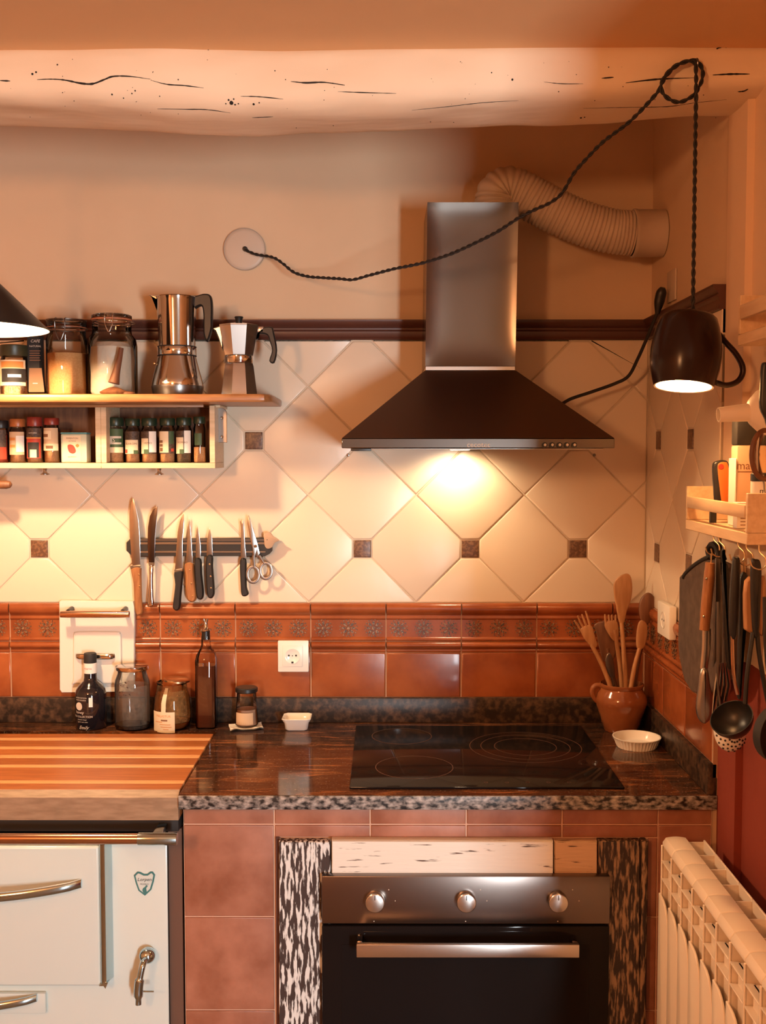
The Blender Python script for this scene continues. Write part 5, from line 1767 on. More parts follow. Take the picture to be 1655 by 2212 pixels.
MB().lathe([(0, 0), (34 * k, 0), (36 * k, 0.003), (36 * k, 0.011), (33 * k, 0.013), (0, 0.0135)], (c.x, y, zv(1447)), 44, sy=0.85).build('lid', 'chrome', j)
rr = random.Random(3)
sp_ = MB()
for _ in range(26):
    a_ = rr.uniform(-0.9, 0.1)
    zz_ = zv(rr.uniform(1462, 1498))
    sp_.sphere((c.x + r * 0.99 * math.sin(a_), y - r * 0.85 * 0.99 * math.cos(a_) + (0.004 if zz_ > zv(1470) else 0), zz_), rr.uniform(0.0008, 0.0020), 6)
s2 = sp_.build('grain_specks', 'coffee', j)
s2['kind'] = 'stuff'
# honey jar
y = -0.070
k = m_at(y)
c = at(372, 1520, y)
j = thing('honey_jar', 'squat honey jar with cream label and its lid askew', 'jar', (c.x, y, ZT))
r = 0.0485
MB().lathe([(0, 0), (r * 0.80, 0), (r * 0.93, 0.007), (r, 0.022), (r, zv(1530) - ZT), (r * 0.94, zv(1505) - ZT), (r * 0.82, zv(1487) - ZT), (32 * k, zv(1478) - ZT), (31 * k, zv(1474) - ZT)], (c.x, y, ZT), 44, sy=0.95).build('glass_body', 'glass_amber', j)
MB().lathe([(0, 0.003), (r * 0.78, 0.003), (r * 0.90, 0.009), (r * 0.93, 0.018), (0, 0.019)], (c.x, y, ZT), 40, sy=0.95).build('honey', 'honey', j)
MB().lathe([(r * 0.95, 0.020), (r * 0.965, zv(1530) - ZT), (r * 0.905, zv(1505) - ZT), (r * 0.79, zv(1488) - ZT)], (c.x, y, ZT), 40, sy=0.95).build('honey_smear', 'honey_film', j)
MB().lathe([(30 * k, 0), (33 * k, 0), (33 * k, 0.004), (30 * k, 0.004), (30 * k, 0)], (c.x, y, zv(1475)), 40).build('rim', 'glass_amber', j)
TL = Matrix.Translation((c.x + 0.012, y + 0.004, zv(1471))) @ Matrix.Rotation(math.radians(4), 4, 'Y')
MB().lathe([(0, 0.0055), (27 * k, 0.0055), (29 * k, 0.004), (29 * k, 0.0), (27 * k, 0.0005), (0, 0.002)], n=36).xf(TL).build('lid', 'brass', j)
lb = cyl_patch(MB(), (c.x, y), r + 0.0006, -1.05, 0.32, zv(1573), zv(1529), 14).build('label', 'paper_cream', j)
text('label_lettering', 'MIELASTUR', 0.0085, (c.x - 0.016, y - r - 0.001, zv(1538)), (1, 0, 0), (0, 0, 1), 'ink_orange', lb, wrap=((c.x, y), r + 0.0015))
cyl_patch(MB(), (c.x, y), r + 0.0013, -0.42, -0.06, zv(1548), zv(1545)).build('print_bar', 'ink_brown', lb)
for q_, (a0, a1) in enumerate(((-0.8, -0.35), (-0.5, 0.1), (-0.45, 0.15), (-0.3, 0.0))):
    cyl_patch(MB(), (c.x, y), r + 0.0013, a0, a1, zv(1551 + q_ * 5), zv(1549.8 + q_ * 5)).build('print_bar', 'ink_orange', lb)


def seal(u, v):
    a = -0.42 + 0.26 * u + 0.05 * v
    rr_ = (r + 0.0008) * (1 - 0.36 * max(0, v - 0.35) ** 1.5 / 0.52)
    return Vector((c.x + rr_ * math.sin(a), y - rr_ * math.cos(a) * 0.98, zv(1530) + (zv(1481) - zv(1530)) * v))


MB().grid(seal, 3, 10).build('seal_strip', 'paper_cream', j)
# oil bottle with pourer
y = -0.062
k = m_at(y)
c = at(446, 1500, y)
o_ = thing('oil_bottle', 'tall square oil bottle with metal pourer', 'bottle', (c.x, y, ZT))


def sq_ring(h, z):
    e = h * 0.25
    return [(h, -h + e), (h, h - e), (h - e, h), (-h + e, h), (-h, h - e), (-h, -h + e), (-h + e, -h), (h - e, -h)], z


def loft(rings, cx, cy):
    m_ = MB()
    vs_, fs_ = [], []
    for pl, z in rings:
        vs_ += [(cx + p[0], cy + p[1], z) for p in pl]
    n_ = 8
    for i in range(len(rings) - 1):
        for q in range(n_):
            q2 = (q + 1) % n_
            fs_.append((i * n_ + q, i * n_ + q2, (i + 1) * n_ + q2, (i + 1) * n_ + q))
    fs_.append(tuple(range(n_)))
    fs_.append(tuple((len(rings) - 1) * n_ + q for q in range(n_)))
    return m_.add(vs_, fs_)


h = 21.5 * k
loft([sq_ring(h * 0.95, ZT), sq_ring(h, ZT + 0.003), sq_ring(h, zv(1425)), sq_ring(h * 0.86, zv(1412)), sq_ring(h * 0.55, zv(1400)), sq_ring(h * 0.42, zv(1392)), sq_ring(h * 0.40, zv(1372))], c.x, y).build('glass_body', 'glass', o_, smooth=50)
loft([sq_ring(h * 0.90, ZT + 0.003), sq_ring(h * 0.93, ZT + 0.006), sq_ring(h * 0.93, zv(1436))], c.x, y).build('oil', 'oil', o_, smooth=40)
MB().lathe([(0, 0), (9 * k, 0), (9 * k, zv(1362) - zv(1381)), (0, zv(1362) - zv(1381))], (c.x, y, zv(1381)), 20).build('stopper', 'black_plastic', o_)
MB().lathe([(0, 0), (12.5 * k, 0), (13 * k, 0.002), (12 * k, 0.005), (6 * k, 0.007), (4.5 * k, 0.010), (4.5 * k, 0.022), (0, 0.022)], (c.x, y, zv(1362)), 24).build('pourer', 'chrome', o_)
zp = zv(1362) + 0.020
for sx_ in (-1, 1):
    MB().tube([(c.x, y, zp - 0.004), (c.x + sx_ * 0.005, y - 0.002, zp + 0.012)], [0.0035, 0.0028], 10).build('spout', 'chrome', o_)
# small jar on a folded cloth
nk = thing('folded_napkin', 'crumpled white paper napkin lying on the worktop', 'napkin', at(535, 1578, -0.06).xy.to_3d() + Vector((0, 0, ZT)))


def nap(u, v):
    a_, b_ = Vector((at(500, 1575, -0.1).x + 0.0, -0.095)), None
    cx_, cy_ = at(533, 1575, -0.066).x, -0.078
    s, t = (u - 0.5) * 0.086, (v - 0.5) * 0.062
    an = 0.22
    z = ZT + 0.003 + 0.004 * max(0, math.sin(9 * u + 4 * v)) * (abs(u - 0.5) * 2) + 0.006 * max(0, abs(v - 0.5) * 2 - 0.6)
    return Vector((cx_ + s * math.cos(an) - t * math.sin(an), cy_ + s * math.sin(an) + t * math.cos(an), z))


nm = MB().grid(nap, 16, 12)
nm.grid(lambda u, v: nap(u, v) - Vector((0, 0, 0.0025 + 0 * u)), 16, 12)
nm.build('top_fold', 'paper_white', nk, smooth=60)
y = -0.066
k = m_at(y)
c = at(533, 1530, y)
j = thing('spice_tumbler', 'small tapered jar of salt with black lid on a napkin', 'jar', (c.x, y, ZT + 0.0065))
zb = ZT + 0.0065
MB().lathe([(0, 0), (23 * k, 0), (25 * k, 0.002), (25 * k, 0.012), (21 * k, zv(1498) - zb), (21 * k, zv(1493) - zb)], (c.x, y, zb), 36).build('glass_body', 'glass', j)
MB().lathe([(0, 0.003), (23.5 * k, 0.003), (23.5 * k, 0.012), (21.6 * k, zv(1530) - zb), (0, zv(1530) - zb)], (c.x, y, zb), 32).build('salt', 'salt', j)
MB().lathe([(0, 0), (23 * k, 0), (24.5 * k, 0.002), (24.5 * k, 0.010), (22 * k, 0.0125), (0, 0.013)], (c.x, y, zv(1494)), 36).build('lid', 'black_plastic', j)
cyl_patch(MB(), (c.x, y), 24.6 * k, -1.0, 0.7, zb + 0.006, zv(1535), 10).build('label', 'paper_tan', j)
# white square dish
y = -0.078
c = at(642, 1587, y)
dw = thing('white_dish', 'small white square dish on the granite worktop', 'dish', (c.x, y, ZT))
h0, h1 = 24 * m_at(y), 31.5 * m_at(y)
zt_ = at(642, 1547, y).z
MB_ = loft([sq_ring(h0 * 0.9, ZT), sq_ring(h0, ZT + 0.003), sq_ring(h0 * 1.08, ZT + (zt_ - ZT) * 0.6), sq_ring(h1 * 0.98, zt_ - 0.003), sq_ring(h1, zt_ - 0.001), sq_ring(h1 * 0.97, zt_), sq_ring(h1 * 0.90, zt_ - 0.001), sq_ring(h0 * 0.98, ZT + (zt_ - ZT) * 0.6), sq_ring(h0 * 0.85, ZT + 0.006)], c.x, y)
MB_.build('bowl', 'porcelain', dw, smooth=50)

# ================================================================== CROCK WITH UTENSILS
y = -0.098
k = m_at(y)
c = at(1342, 1530, y)


def zc2(v):
    return at(1342, v, y).z


cr = thing('utensil_crock', 'glazed brown clay crock with one ear handle', 'crock', (c.x, y, ZT))
MB().lathe([(0, ZT), (34 * k, ZT), (37 * k, ZT + 0.004), (46 * k, zc2(1545)), (55 * k, zc2(1520)), (56 * k, zc2(1510)), (52 * k, zc2(1497)), (46 * k, zc2(1489)), (45 * k, zc2(1485)), (48 * k, zc2(1480)), (48 * k, zc2(1476)), (45 * k, zc2(1475)), (42 * k, zc2(1484)), (46 * k, zc2(1500)), (50 * k, zc2(1515)), (32 * k, ZT + 0.01), (0, ZT + 0.008)], (c.x, y, 0), 48).build('body', 'clay_glaze', cr)
MB().tube(spline([at(u, v, y) for u, v in ((1302, 1481), (1288, 1480), (1280, 1488), (1280, 1500), (1287, 1512), (1294, 1516))], 6), 0.0062, 12).build('ear_handle', 'clay_glaze', cr)
for k_, (u, v) in enumerate(((1325, 1504), (1330, 1506))):
    pass


def flat_utensil(name, label, cat, stem, head, y_, sm, hm, th=0.007, r0=0.0065, r1=0.0055, tines=None, lean=0.0):
    """stem from inside the crock up to a carved flat head"""
    o = thing(name, label, cat, at(*stem[0], y_), 'utensils in the clay crock')
    P = spline([at(u, v, y_ + lean * (i / (len(stem) - 1))) for i, (u, v) in enumerate(stem)], 6)
    MB().tube(P, [r0 + (r1 - r0) * i / (len(P) - 1) for i in range(len(P))], 12).build('stem', sm, o)
    yh_ = y_ + lean
    if head:
        MB().pillow(smooth2(px(head, yh_), 3), yh_ + th / 2, yh_ - th / 2, 0.003).build('head', hm, o)
    for t in tines or ():
        MB().tube([at(u, v, yh_) for u, v in t], [0.0032, 0.0030, 0.0020][:len(t)], 8).build('tine', hm, o)
    return o


flat_utensil('wooden_spatula', 'tall pale wooden spatula standing highest in the crock', 'spatula', [(1352, 1520), (1351, 1460), (1347, 1400), (1343, 1345)],
             [(1338, 1345), (1331, 1310), (1326, 1280), (1327, 1258), (1340, 1244), (1355, 1239), (1363, 1247), (1366, 1270), (1363, 1295), (1354, 1320), (1348, 1345)], y - 0.012, 'spoon_wood', 'spoon_wood')
flat_utensil('wooden_fork', 'orange wooden fork leaning left in the crock', 'fork', [(1328, 1520), (1318, 1480), (1300, 1435), (1278, 1392)],
             [(1284, 1400), (1270, 1390), (1258, 1372), (1254, 1358), (1276, 1350), (1284, 1370), (1290, 1392)], y - 0.030, 'spoon_wood', 'spoon_wood',
             tines=[[(1258, 1366), (1248, 1350), (1241, 1340)], [(1264, 1362), (1254, 1345), (1248, 1330)], [(1270, 1360), (1262, 1340), (1257, 1327)], [(1276, 1358), (1270, 1335), (1265, 1320)]])
flat_utensil('slotted_spoon', 'slotted wooden spoon leaning right in the crock', 'spoon', [(1358, 1520), (1364, 1480), (1371, 1440), (1382, 1400)],
             [(1376, 1400), (1375, 1370), (1380, 1345), (1388, 1340), (1398, 1350), (1398, 1375), (1390, 1400)], y - 0.028, 'spoon_wood', 'spoon_wood')
flat_utensil('dark_spoon', 'dark round wooden spoon at the right rim of the crock', 'spoon', [(1366, 1510), (1373, 1460), (1384, 1400), (1391, 1345)],
             [(1386, 1345), (1380, 1318), (1384, 1295), (1397, 1281), (1409, 1284), (1414, 1300), (1411, 1325), (1402, 1345), (1394, 1352)], y - 0.004, 'dark_wood', 'dark_wood', th=0.010)
flat_utensil('brown_turner', 'wide dark brown turner at the back of the crock', 'turner', [(1335, 1510), (1324, 1460), (1312, 1400)],
             [(1295, 1400), (1288, 1365), (1284, 1350), (1300, 1342), (1318, 1342), (1330, 1352), (1332, 1380), (1328, 1420), (1312, 1430), (1302, 1425)], y + 0.020, 'dark_wood', 'dark_wood')
flat_utensil('pronged_server', 'pale pronged pasta server behind the spatula', 'server', [(1345, 1500), (1340, 1440), (1332, 1385), (1328, 1360)],
             [(1306, 1352), (1312, 1342), (1330, 1340), (1336, 1352), (1336, 1375), (1328, 1385), (1318, 1375)], y + 0.008, 'spoon_wood', 'spoon_wood',
             tines=[[(1309, 1350), (1308, 1338), (1307, 1327)], [(1316, 1348), (1316, 1338), (1315, 1328)], [(1322, 1346), (1322, 1338), (1322, 1328)], [(1329, 1348), (1330, 1338), (1330, 1328)]])
flat_utensil('small_spoon', 'short steel teaspoon low at the front of the crock', 'spoon', [(1330, 1520), (1326, 1480), (1322, 1462)],
             [(1318, 1462), (1309, 1440), (1308, 1422), (1313, 1411), (1320, 1413), (1326, 1430), (1328, 1462)], y - 0.034, 'steel_dark', 'steel_dark', th=0.004, r0=0.003, r1=0.003)

# fluted white dish
q = atz(1384, 1613, Z_TOP)
fl = thing('fluted_dish', 'round white fluted baking dish at the worktop corner', 'dish', (0.617, q.y, ZT))
r = 0.0585


def flute(u, v):
    a = 2 * PI * u
    prof_ = [(0, 0.80), (0.006, 0.84), (0.018, 0.92), (0.022, 0.96), (0.0245, 1.0), (0.026, 1.0), (0.026, 0.955), (0.022, 0.93), (0.008, 0.82), (0.005, 0.78)]
    f = v * (len(prof_) - 1)
    i = min(int(f), len(prof_) - 2)
    t = f - i
    z = prof_[i][0] * (1 - t) + prof_[i + 1][0] * t
    rr_ = prof_[i][1] * (1 - t) + prof_[i + 1][1] * t
    if 0.02 < v < 0.36:
        rr_ *= 1 + 0.022 * math.cos(40 * a)
    return Vector((0.617 + r * rr_ * math.cos(a), q.y + r * rr_ * math.sin(a), ZT + z))


fm = MB().grid(flute, 176, 18, cu=True)
fm.lathe([(0, 0.004), (r * 0.79, 0.005)], (0.617, q.y, ZT), 44)
fm.lathe([(0, 0.0), (r * 0.80, 0.0)], (0.617, q.y, ZT), 44)
fm.build('dish', 'porcelain', fl, smooth=50)

# ================================================================== RADIATOR
rd = thing('radiator', 'cream ribbed aluminium radiator on the right wall below the utensils', 'radiator', (0.62, -1.1, 0.12))
PITCH_S = 0.0732
ya0 = -0.668
ZR1 = at(1480, 1810, ya0).z
XF, XT0, XT1, XB = 0.5675, 0.574, 0.628, 0.6585
ZP = at(1437, 1930, ya0).z                       # top of the front fins
sec_parts = {}


def arch(n=8):
    return [(XT0 + (XT1 - XT0) * i / n, ZR1 + 0.004 * math.sin(PI * i / n) - 0.008 * (1 - math.sin(PI * min(i, n - i) / n * 1.0 + 0) ** 0.5 if i in (0, n) else 0)) for i in range(n + 1)]


top = arch()
capprof = top + [(XT1, ZR1 - 0.014), (XT1 - 0.003, ZR1 - 0.014), (XT1 - 0.004, ZR1 - 0.010), (XT0 + 0.004, ZR1 - 0.010), (XT0 + 0.002, ZR1 - 0.016), (XT0, ZR1 - 0.014)]
for s in range(12):
    yc0 = ya0 - s * PITCH_S
    g = 0.0006
    a, b = yc0 - g, yc0 - PITCH_S + g
    sec = MB().pillow([(x, z) for x, z in capprof], b, a, 0.0012, 'y', mid=0.03).build('section', 'radiator_paint', rd)
    # front fin with a rounded shoulder, as a plate with depth
    fp = [(a, 0.14), (a, ZP + 0.002)]
    for q in range(7):
        t = q / 6 * PI / 2
        fp.append((a + (b - a) * (0.25 + 0.72 * math.sin(t)), ZP - 0.055 * (1 - math.cos(t))))
    fp += [(b, ZP - 0.058), (b, 0.14)]
    MB().pillow(fp, XF, XF + 0.005, 0.0012, 'x').build('front_fin', 'radiator_paint', sec)
    # webs and slats seen through the openings
    MB().rbox(XF + 0.0035, XT0 + 0.001, a, a - 0.005, 0.16, ZR1 - 0.014, 0.001, 1).build('web', 'radiator_paint', sec)
    MB().box(XT0 + 0.0015, XB, a - 0.001, a - 0.004, 0.16, ZR1 - 0.016).build('inner_web', 'radiator_paint', sec, smooth=0)
    for dz in (0.045, 0.082):
        MB().rbox(XF + 0.004, XF + 0.020, a - 0.0055, b, ZR1 - dz - 0.003, ZR1 - dz, 0.0008, 1).build('slat', 'radiator_paint', sec)
    MB().rbox(XB, XB + 0.004, a, b, 0.16, ZR1 - 0.004, 0.001, 1).build('back_plate', 'radiator_paint', sec)
    MB().box(XT1, XB - 0.0002, a - 0.0005, a - 0.0035, ZR1 - 0.016, ZR1 - 0.008).build('top_rib', 'radiator_paint', sec, smooth=0)
    MB().box(XT0 + 0.010, XT1 - 0.006, a - 0.012, b + 0.012, 0.15, ZR1 - 0.045).build('water_column', 'radiator_paint', sec, smooth=0)
MB().box(XB + 0.0042, XR2 - 0.0005, -0.9, -0.92, 0.55, 0.59).build('wall_bracket', 'radiator_paint', rd, smooth=0)
MB().box(XB + 0.0042, XR2 - 0.0005, -1.3, -1.32, 0.55, 0.59).build('wall_bracket', 'radiator_paint', rd, smooth=0)
MB().rbox(XF + 0.01, XB - 0.01, -0.75, -0.80, 0.0, 0.15, 0.003).build('foot', 'radiator_paint', rd)
MB().rbox(XF + 0.01, XB - 0.01, -1.40, -1.45, 0.0, 0.15, 0.003).build('foot', 'radiator_paint', rd)


# ================================================================== RACKS ON THE RIGHT WALL
def rack(label, u, vt, vb, xf, yfar_px_x, length, rail_lo, rail_hi):
    p = atx(u, vb, xf)
    yf, zb = p.y, p.z
    zt = atx(u, vt, xf).z
    o = thing('spice_rack', label, 'rack', ((xf + XR2) / 2, yf - length / 2, zb), 'wooden racks on the right wall')
    t = 0.010
    xw = XR2 - 0.0005
    MB().rbox(xf, xw, yf - length, yf, zb, zb + 0.020, 0.0012, 1).build('bottom_board', 'rack_wood', o)
    for a, b in ((yf - t, yf), (yf - length, yf - length + t)):
        MB().rbox(xf, xw, a, b, zb + 0.0203, zt, 0.0012, 1).build('end_board', 'rack_wood', o)
    MB().rbox(xf - 0.002, xf + 0.008, yf - length + t + 0.0003, yf - t - 0.0003, zb + rail_lo, zb + rail_hi, 0.002).build('front_rail', 'rack_wood', o)
    return o, yf, zb, zt


XK = 0.618
lo_rack = rack('lower pale wooden wall rack holding a grater and bags', 1481, 1050, 1143, XK, 0, 0.375, 0.045, 0.068)
up_rack = rack('upper pale wooden wall rack near the ceiling end of the wall', 1594, 640, 748, XK, 0, 0.40, 0.045, 0.070)
ro_, yfr, zbr, ztr = lo_rack
ZRB = zbr + 0.0205


def rod(o, name, pts, r, ma, n=10, sq=None):
    return MB().tube(spline(pts, 5), r, n, sq=sq).build(name, ma, o)


# orange handled grater in the rack
y = yfr - 0.11
gt = thing('orange_grater', 'orange and black handled slicer standing in the wall rack', 'grater', (0.66, y, ZRB))
hp_ = smooth2(px([(1548, 1100), (1541, 1050), (1539, 1008), (1545, 997), (1560, 994), (1572, 998), (1577, 1020), (1583, 1075), (1583, 1100)], y), 3)
MB().pillow(hp_, y + 0.006, y - 0.006, 0.003).build('handle', 'black_plastic', gt)
hp_ = smooth2(px([(1560, 1098), (1552, 1050), (1548, 1010), (1552, 1000), (1564, 998), (1570, 1004), (1575, 1040), (1580, 1098)], y), 3)
grip = MB().pillow(hp_, y - 0.0062, y - 0.0085, 0.001).build('grip_face', 'handle_orange', gt)
e = at(1558, 1008, y - 0.009)
MB().lathe([(0, 0), (0.0055, 0), (0.005, 0.0006), (0, 0.0006)], (e.x, y - 0.0086, e.z), 16, R).build('hanging_eye', 'ink_red', grip)
b0, b1 = at(1536, 1106, y), at(1560, 1135, y)
MB().box(b0.x - 0.002, b0.x + 0.010, y - 0.004, y + 0.004, ZRB + 0.0005, at(1540, 1095, y).z).build('blade_frame', 'black_plastic', gt, smooth=0)
# pack with a black top
y = yfr - 0.185
pk = thing('paper_pack', 'cream paper pack with black top and lettering in the wall rack', 'pack', (0.67, y, ZRB))
u0, u1 = 1590, 1660
xa, xb = at(1585, 1000, y).x, XR2 - 0.004
zl = at(1600, 962, y).z
MB().rbox(xa, xb, y - 0.018, y + 0.018, ZRB + 0.0003, zl, 0.004).build('pack', 'paper_tan', pk)
MB().rbox(xa, xb, y - 0.0165, y + 0.0165, zl + 0.0003, at(1600, 903, y).z, 0.003).build('black_top', 'black_matte', pk)
pkb = pk.children[0]
text('pack_lettering', 'mar', 0.022, (at(1604, 1006, y).x, y - 0.0184, at(1604, 1006, y).z), (1, 0, 0), (0, 0, 1), 'ink_brown', pkb)
e = at(1606, 1019, y)
MB().box(e.x - 0.016, e.x + 0.02, y - 0.0182, y - 0.0187, e.z - 0.001, e.z + 0.001).build('print_line', 'ink_brown', pkb, smooth=0)
MB().rbox(xa - 0.003, xa, y - 0.019, y + 0.019, ZRB + 0.0003, at(1590, 990, y).z, 0.001, 1).build('pack_edge', 'paper_white', pkb)
# small carton in front of the near end
y = yfr - 0.26
cn = thing('small_carton', 'small white printed carton behind the rack end', 'carton', (0.68, y, ZRB))
xa = at(1580 + 8, 1110, y).x
xa = max(xa, XK + 0.010)
cb_ = MB().rbox(xa, xa + 0.05, y - 0.012, y + 0.012, ZRB + 0.0003, at(1600, 1085, y).z, 0.001).build('carton', 'paper_white', cn)
for q_ in range(5):
    MB().box(xa + 0.006, xa + 0.036 - 0.003 * (q_ % 2), y - 0.0122, y - 0.0126, ZRB + 0.006 + q_ * 0.006, ZRB + 0.0075 + q_ * 0.006).build('print_line', 'ink_brown', cb_, smooth=0)
y = yfr - 0.325
jr = thing('label_jar', 'white labelled jar above the near end of the wall rack', 'jar', (0.67, y, ZRB))
e = at(1655, 1060, y)
MB().lathe([(0, 0), (0.018, 0), (0.0195, 0.002), (0.0195, at(1640, 1040, y).z - ZRB), (0, at(1640, 1040, y).z - ZRB)], (0.660, y, ZRB + 0.0003), 24).build('body', 'paper_white', jr)
MB().lathe([(0, 0), (0.020, 0), (0.020, 0.012), (0.018, 0.014), (0, 0.014)], (0.660, y, at(1640, 1040, y).z + 0.001), 24).build('lid', 'black_plastic', jr)
text('label_lettering', 'm', 0.014, (0.654, y - 0.0200, at(1648, 1060, y).z), (1, 0, 0), (0, 0, 1), 'ink_black', jr, wrap=((0.660, y), 0.0200))

# white funnel hanging by the upper rack
y = up_rack[1] - 0.05
fn_ = thing('white_funnel', 'white plastic funnel lying sideways between the two wall racks', 'funnel', at(1610, 893, y))
t0, t1 = at(1552, 896, y), at(1616, 891, y)
ax = (t1 - t0)
L = ax.length
M3 = ax.normalized().to_track_quat('Z', 'Y').to_matrix()
prf = [(0.0125, 0.0), (0.0155, L), (0.022, L + 0.004), (0.036, L + 0.018), (0.046, L + 0.040), (0.0475, L + 0.046), (0.045, L + 0.046), (0.034, L + 0.019), (0.013, L + 0.002), (0.0105, 0.0), (0.0125, 0.0)]
MB().lathe(prf, t0, 36, M3).build('funnel', 'radiator_paint', fn_)
MB().tube([t1 + Vector((0.03, 0.02, 0.0)), Vector((XR2, y + 0.03, t1.z + 0.012))], 0.003, 8).build('peg', 'steel', fn_)
# black pan handle hanging further right
y = up_rack[1] - 0.16
bh = thing('black_pan_handle', 'black handle hanging at the right edge below the upper rack', 'handle', at(1650, 900, y))
MB().pillow(smooth2(px([(1645, 790), (1653, 783), (1662, 790), (1664, 860), (1672, 930), (1660, 932), (1652, 905), (1641, 880), (1642, 840)], y), 3), y - 0.006, y + 0.006, 0.003).build('handle', 'black_plastic', bh)
MB().tube([at(1653, 795, y), Vector((XR2, y, at(1653, 795, y).z))], 0.002, 8).build('peg', 'steel', bh)
# magnifier-like strainer ring
y = up_rack[1] - 0.14
sr = thing('hand_strainer', 'small round strainer with dark rim hanging at the right edge', 'strainer', at(1650, 1035, y))
cq = at(1652, 982, y)
kx, kz = 33 * m_at(y), 52 * m_at(y)
ringp = [(cq.x + kx * math.cos(t), y + 0.012 * math.cos(t), cq.z + kz * math.sin(t)) for t in [2 * PI * q / 40 for q in range(40)]]
MB().tube(ringp, 0.0042, 10, closed=True).build('rim', 'dark_wood', sr)
MB().grid(lambda u, v: Vector((cq.x + kx * v * math.cos(2 * PI * u), y + 0.012 * v * math.cos(2 * PI * u) + 0.018 * (1 - v * v), cq.z + kz * v * math.sin(2 * PI * u))), 32, 6, cu=True).build('mesh_bowl', 'glass_rose', sr)
MB().tube([at(1648, 1034, y), at(1651, 1046, y), at(1652, 1062, y)], 0.0016, 8).build('wire_loop', 'steel', sr)

# ================================================================== HOOKS AND HANGING UTENSILS
G_H = 'utensils hanging from the wall rack'
HOOKS = [(1541, 1163, 'nearest the oven mitt'), (1553, 1166, 'second from the oven mitt'), (1594, 1178, 'third from the oven mitt'), (1612, 1181, 'fourth from the oven mitt'), (1640, 1184, 'at the right edge')]
hk_y = []
for i, (u, v, w) in enumerate(HOOKS):
    p = atx(u, v, XK + 0.022)
    p.z = zbr
    p.y = max(p.y, yfr - 0.372)
    o = thing('wire_hook', 'thin wire hook under the lower rack, ' + w, 'hook', (p.x, p.y, zbr - 0.045), 'wire hooks under the rack')
    P = [p + Vector((0, 0, 0.0)), p + Vector((0.001, -0.001, -0.012)), p + Vector((0.009, -0.006, -0.022)), p + Vector((0.010, -0.007, -0.034)), p + Vector((0.002, -0.002, -0.042)), p + Vector((-0.009, 0.004, -0.038)), p + Vector((-0.013, 0.006, -0.027))]
    MB().tube(spline(P, 6), 0.0014, 8).build('wire', 'brass', o)
    hk_y.append(p)

# oven mitt, flat against the wall
xm = 0.662
mt = thing('oven_mitt', 'dark grey quilted oven mitt hanging at the left of the utensils', 'oven mitt', (xm, -0.72, 0.95), G_H)
mo = smooth2([(a, b) for a, b in pxx([(1478, 1250), (1481, 1240), (1500, 1222), (1524, 1207), (1540, 1204), (1560, 1210), (1585, 1230), (1588, 1300), (1585, 1400), (1572, 1470), (1555, 1490), (1535, 1496), (1510, 1499), (1498, 1488), (1488, 1468), (1480, 1430), (1475, 1390), (1477, 1320)], xm)], 3)
MB().pillow(mo, xm - 0.012, xm + 0.012, 0.008, 'x', mid=0.4).build('quilted_body', 'mitt_cloth', mt)
edge = [Vector((xm - 0.012, a, b)) for a, b in pxx([(1477, 1248), (1481, 1239), (1500, 1221), (1524, 1206), (1540, 1202)], xm - 0.012)]
MB().tube(spline(edge, 5), 0.0045, 8).build('binding', 'black_matte', mt)
lp = [Vector((xm - 0.010, a, b)) for a, b in pxx([(1538, 1206), (1534, 1190), (1540, 1176), (1550, 1180), (1556, 1195), (1560, 1208)], xm - 0.010)]
MB().tube(spline(lp, 5), 0.006, 8, sq=(1.0, 1.6)).build('hanging_loop', 'black_matte', mt)


def hang(name, label, cat, y_):
    return thing(name, label, cat, (0.64, y_, 1.1), G_H)


# steel serving spoon with wooden handle
y = -0.805
o = hang('serving_spoon', 'steel serving spoon with riveted wooden handle in front of the mitt', 'spoon', y)
P = [at(1535, 1216, y), at(1531, 1260, y), at(1526, 1310, y), at(1522, 1361, y)]
h_ = MB().tube(spline(P, 6), [0.0098] * 3 + [0.0105] * 12 + [0.0098] * 4, 14).build('handle', 'knife_wood', o)
for u, v in ((1526, 1250), (1520, 1332)):
    e = at(u, v, y - 0.010)
    MB().sphere(e, 0.0024, 10).build('rivet', 'chrome', h_)
P = [at(1527, 1358, y), at(1526, 1400, y), at(1521, 1445, y)]
MB().tube(P, [0.0085, 0.0085, 0.0075], 10, sq=(1, 0.45)).build('shank', 'blade', o)
bl = smooth2(px([(1514, 1445), (1528, 1445), (1533, 1475), (1539, 1510), (1537, 1545), (1524, 1562), (1510, 1555), (1503, 1530), (1507, 1490)], y), 3)
MB().pillow(bl, y - 0.008, y + 0.006, 0.008, mid=0.4).build('bowl', 'steel', o)
MB().tube([at(1536, 1218, y), at(1537, 1195, y - 0.002)], 0.0014, 8).build('hanging_wire', 'brass', o)
# grey steel tongs
y = -0.83
o = hang('kitchen_tongs', 'slim grey steel tongs beside the wooden handled spoon', 'tongs', y)
MB().pillow(px([(1545, 1205), (1556, 1206), (1556, 1290), (1549, 1420), (1541, 1440), (1543, 1330)], y), y - 0.004, y + 0.002, 0.001).build('arm', 'steel_dark', o)
MB().pillow(px([(1549, 1206), (1558, 1206), (1563, 1300), (1562, 1430), (1555, 1440), (1556, 1320)], y), y + 0.004, y + 0.010, 0.001).build('arm', 'steel_dark', o)
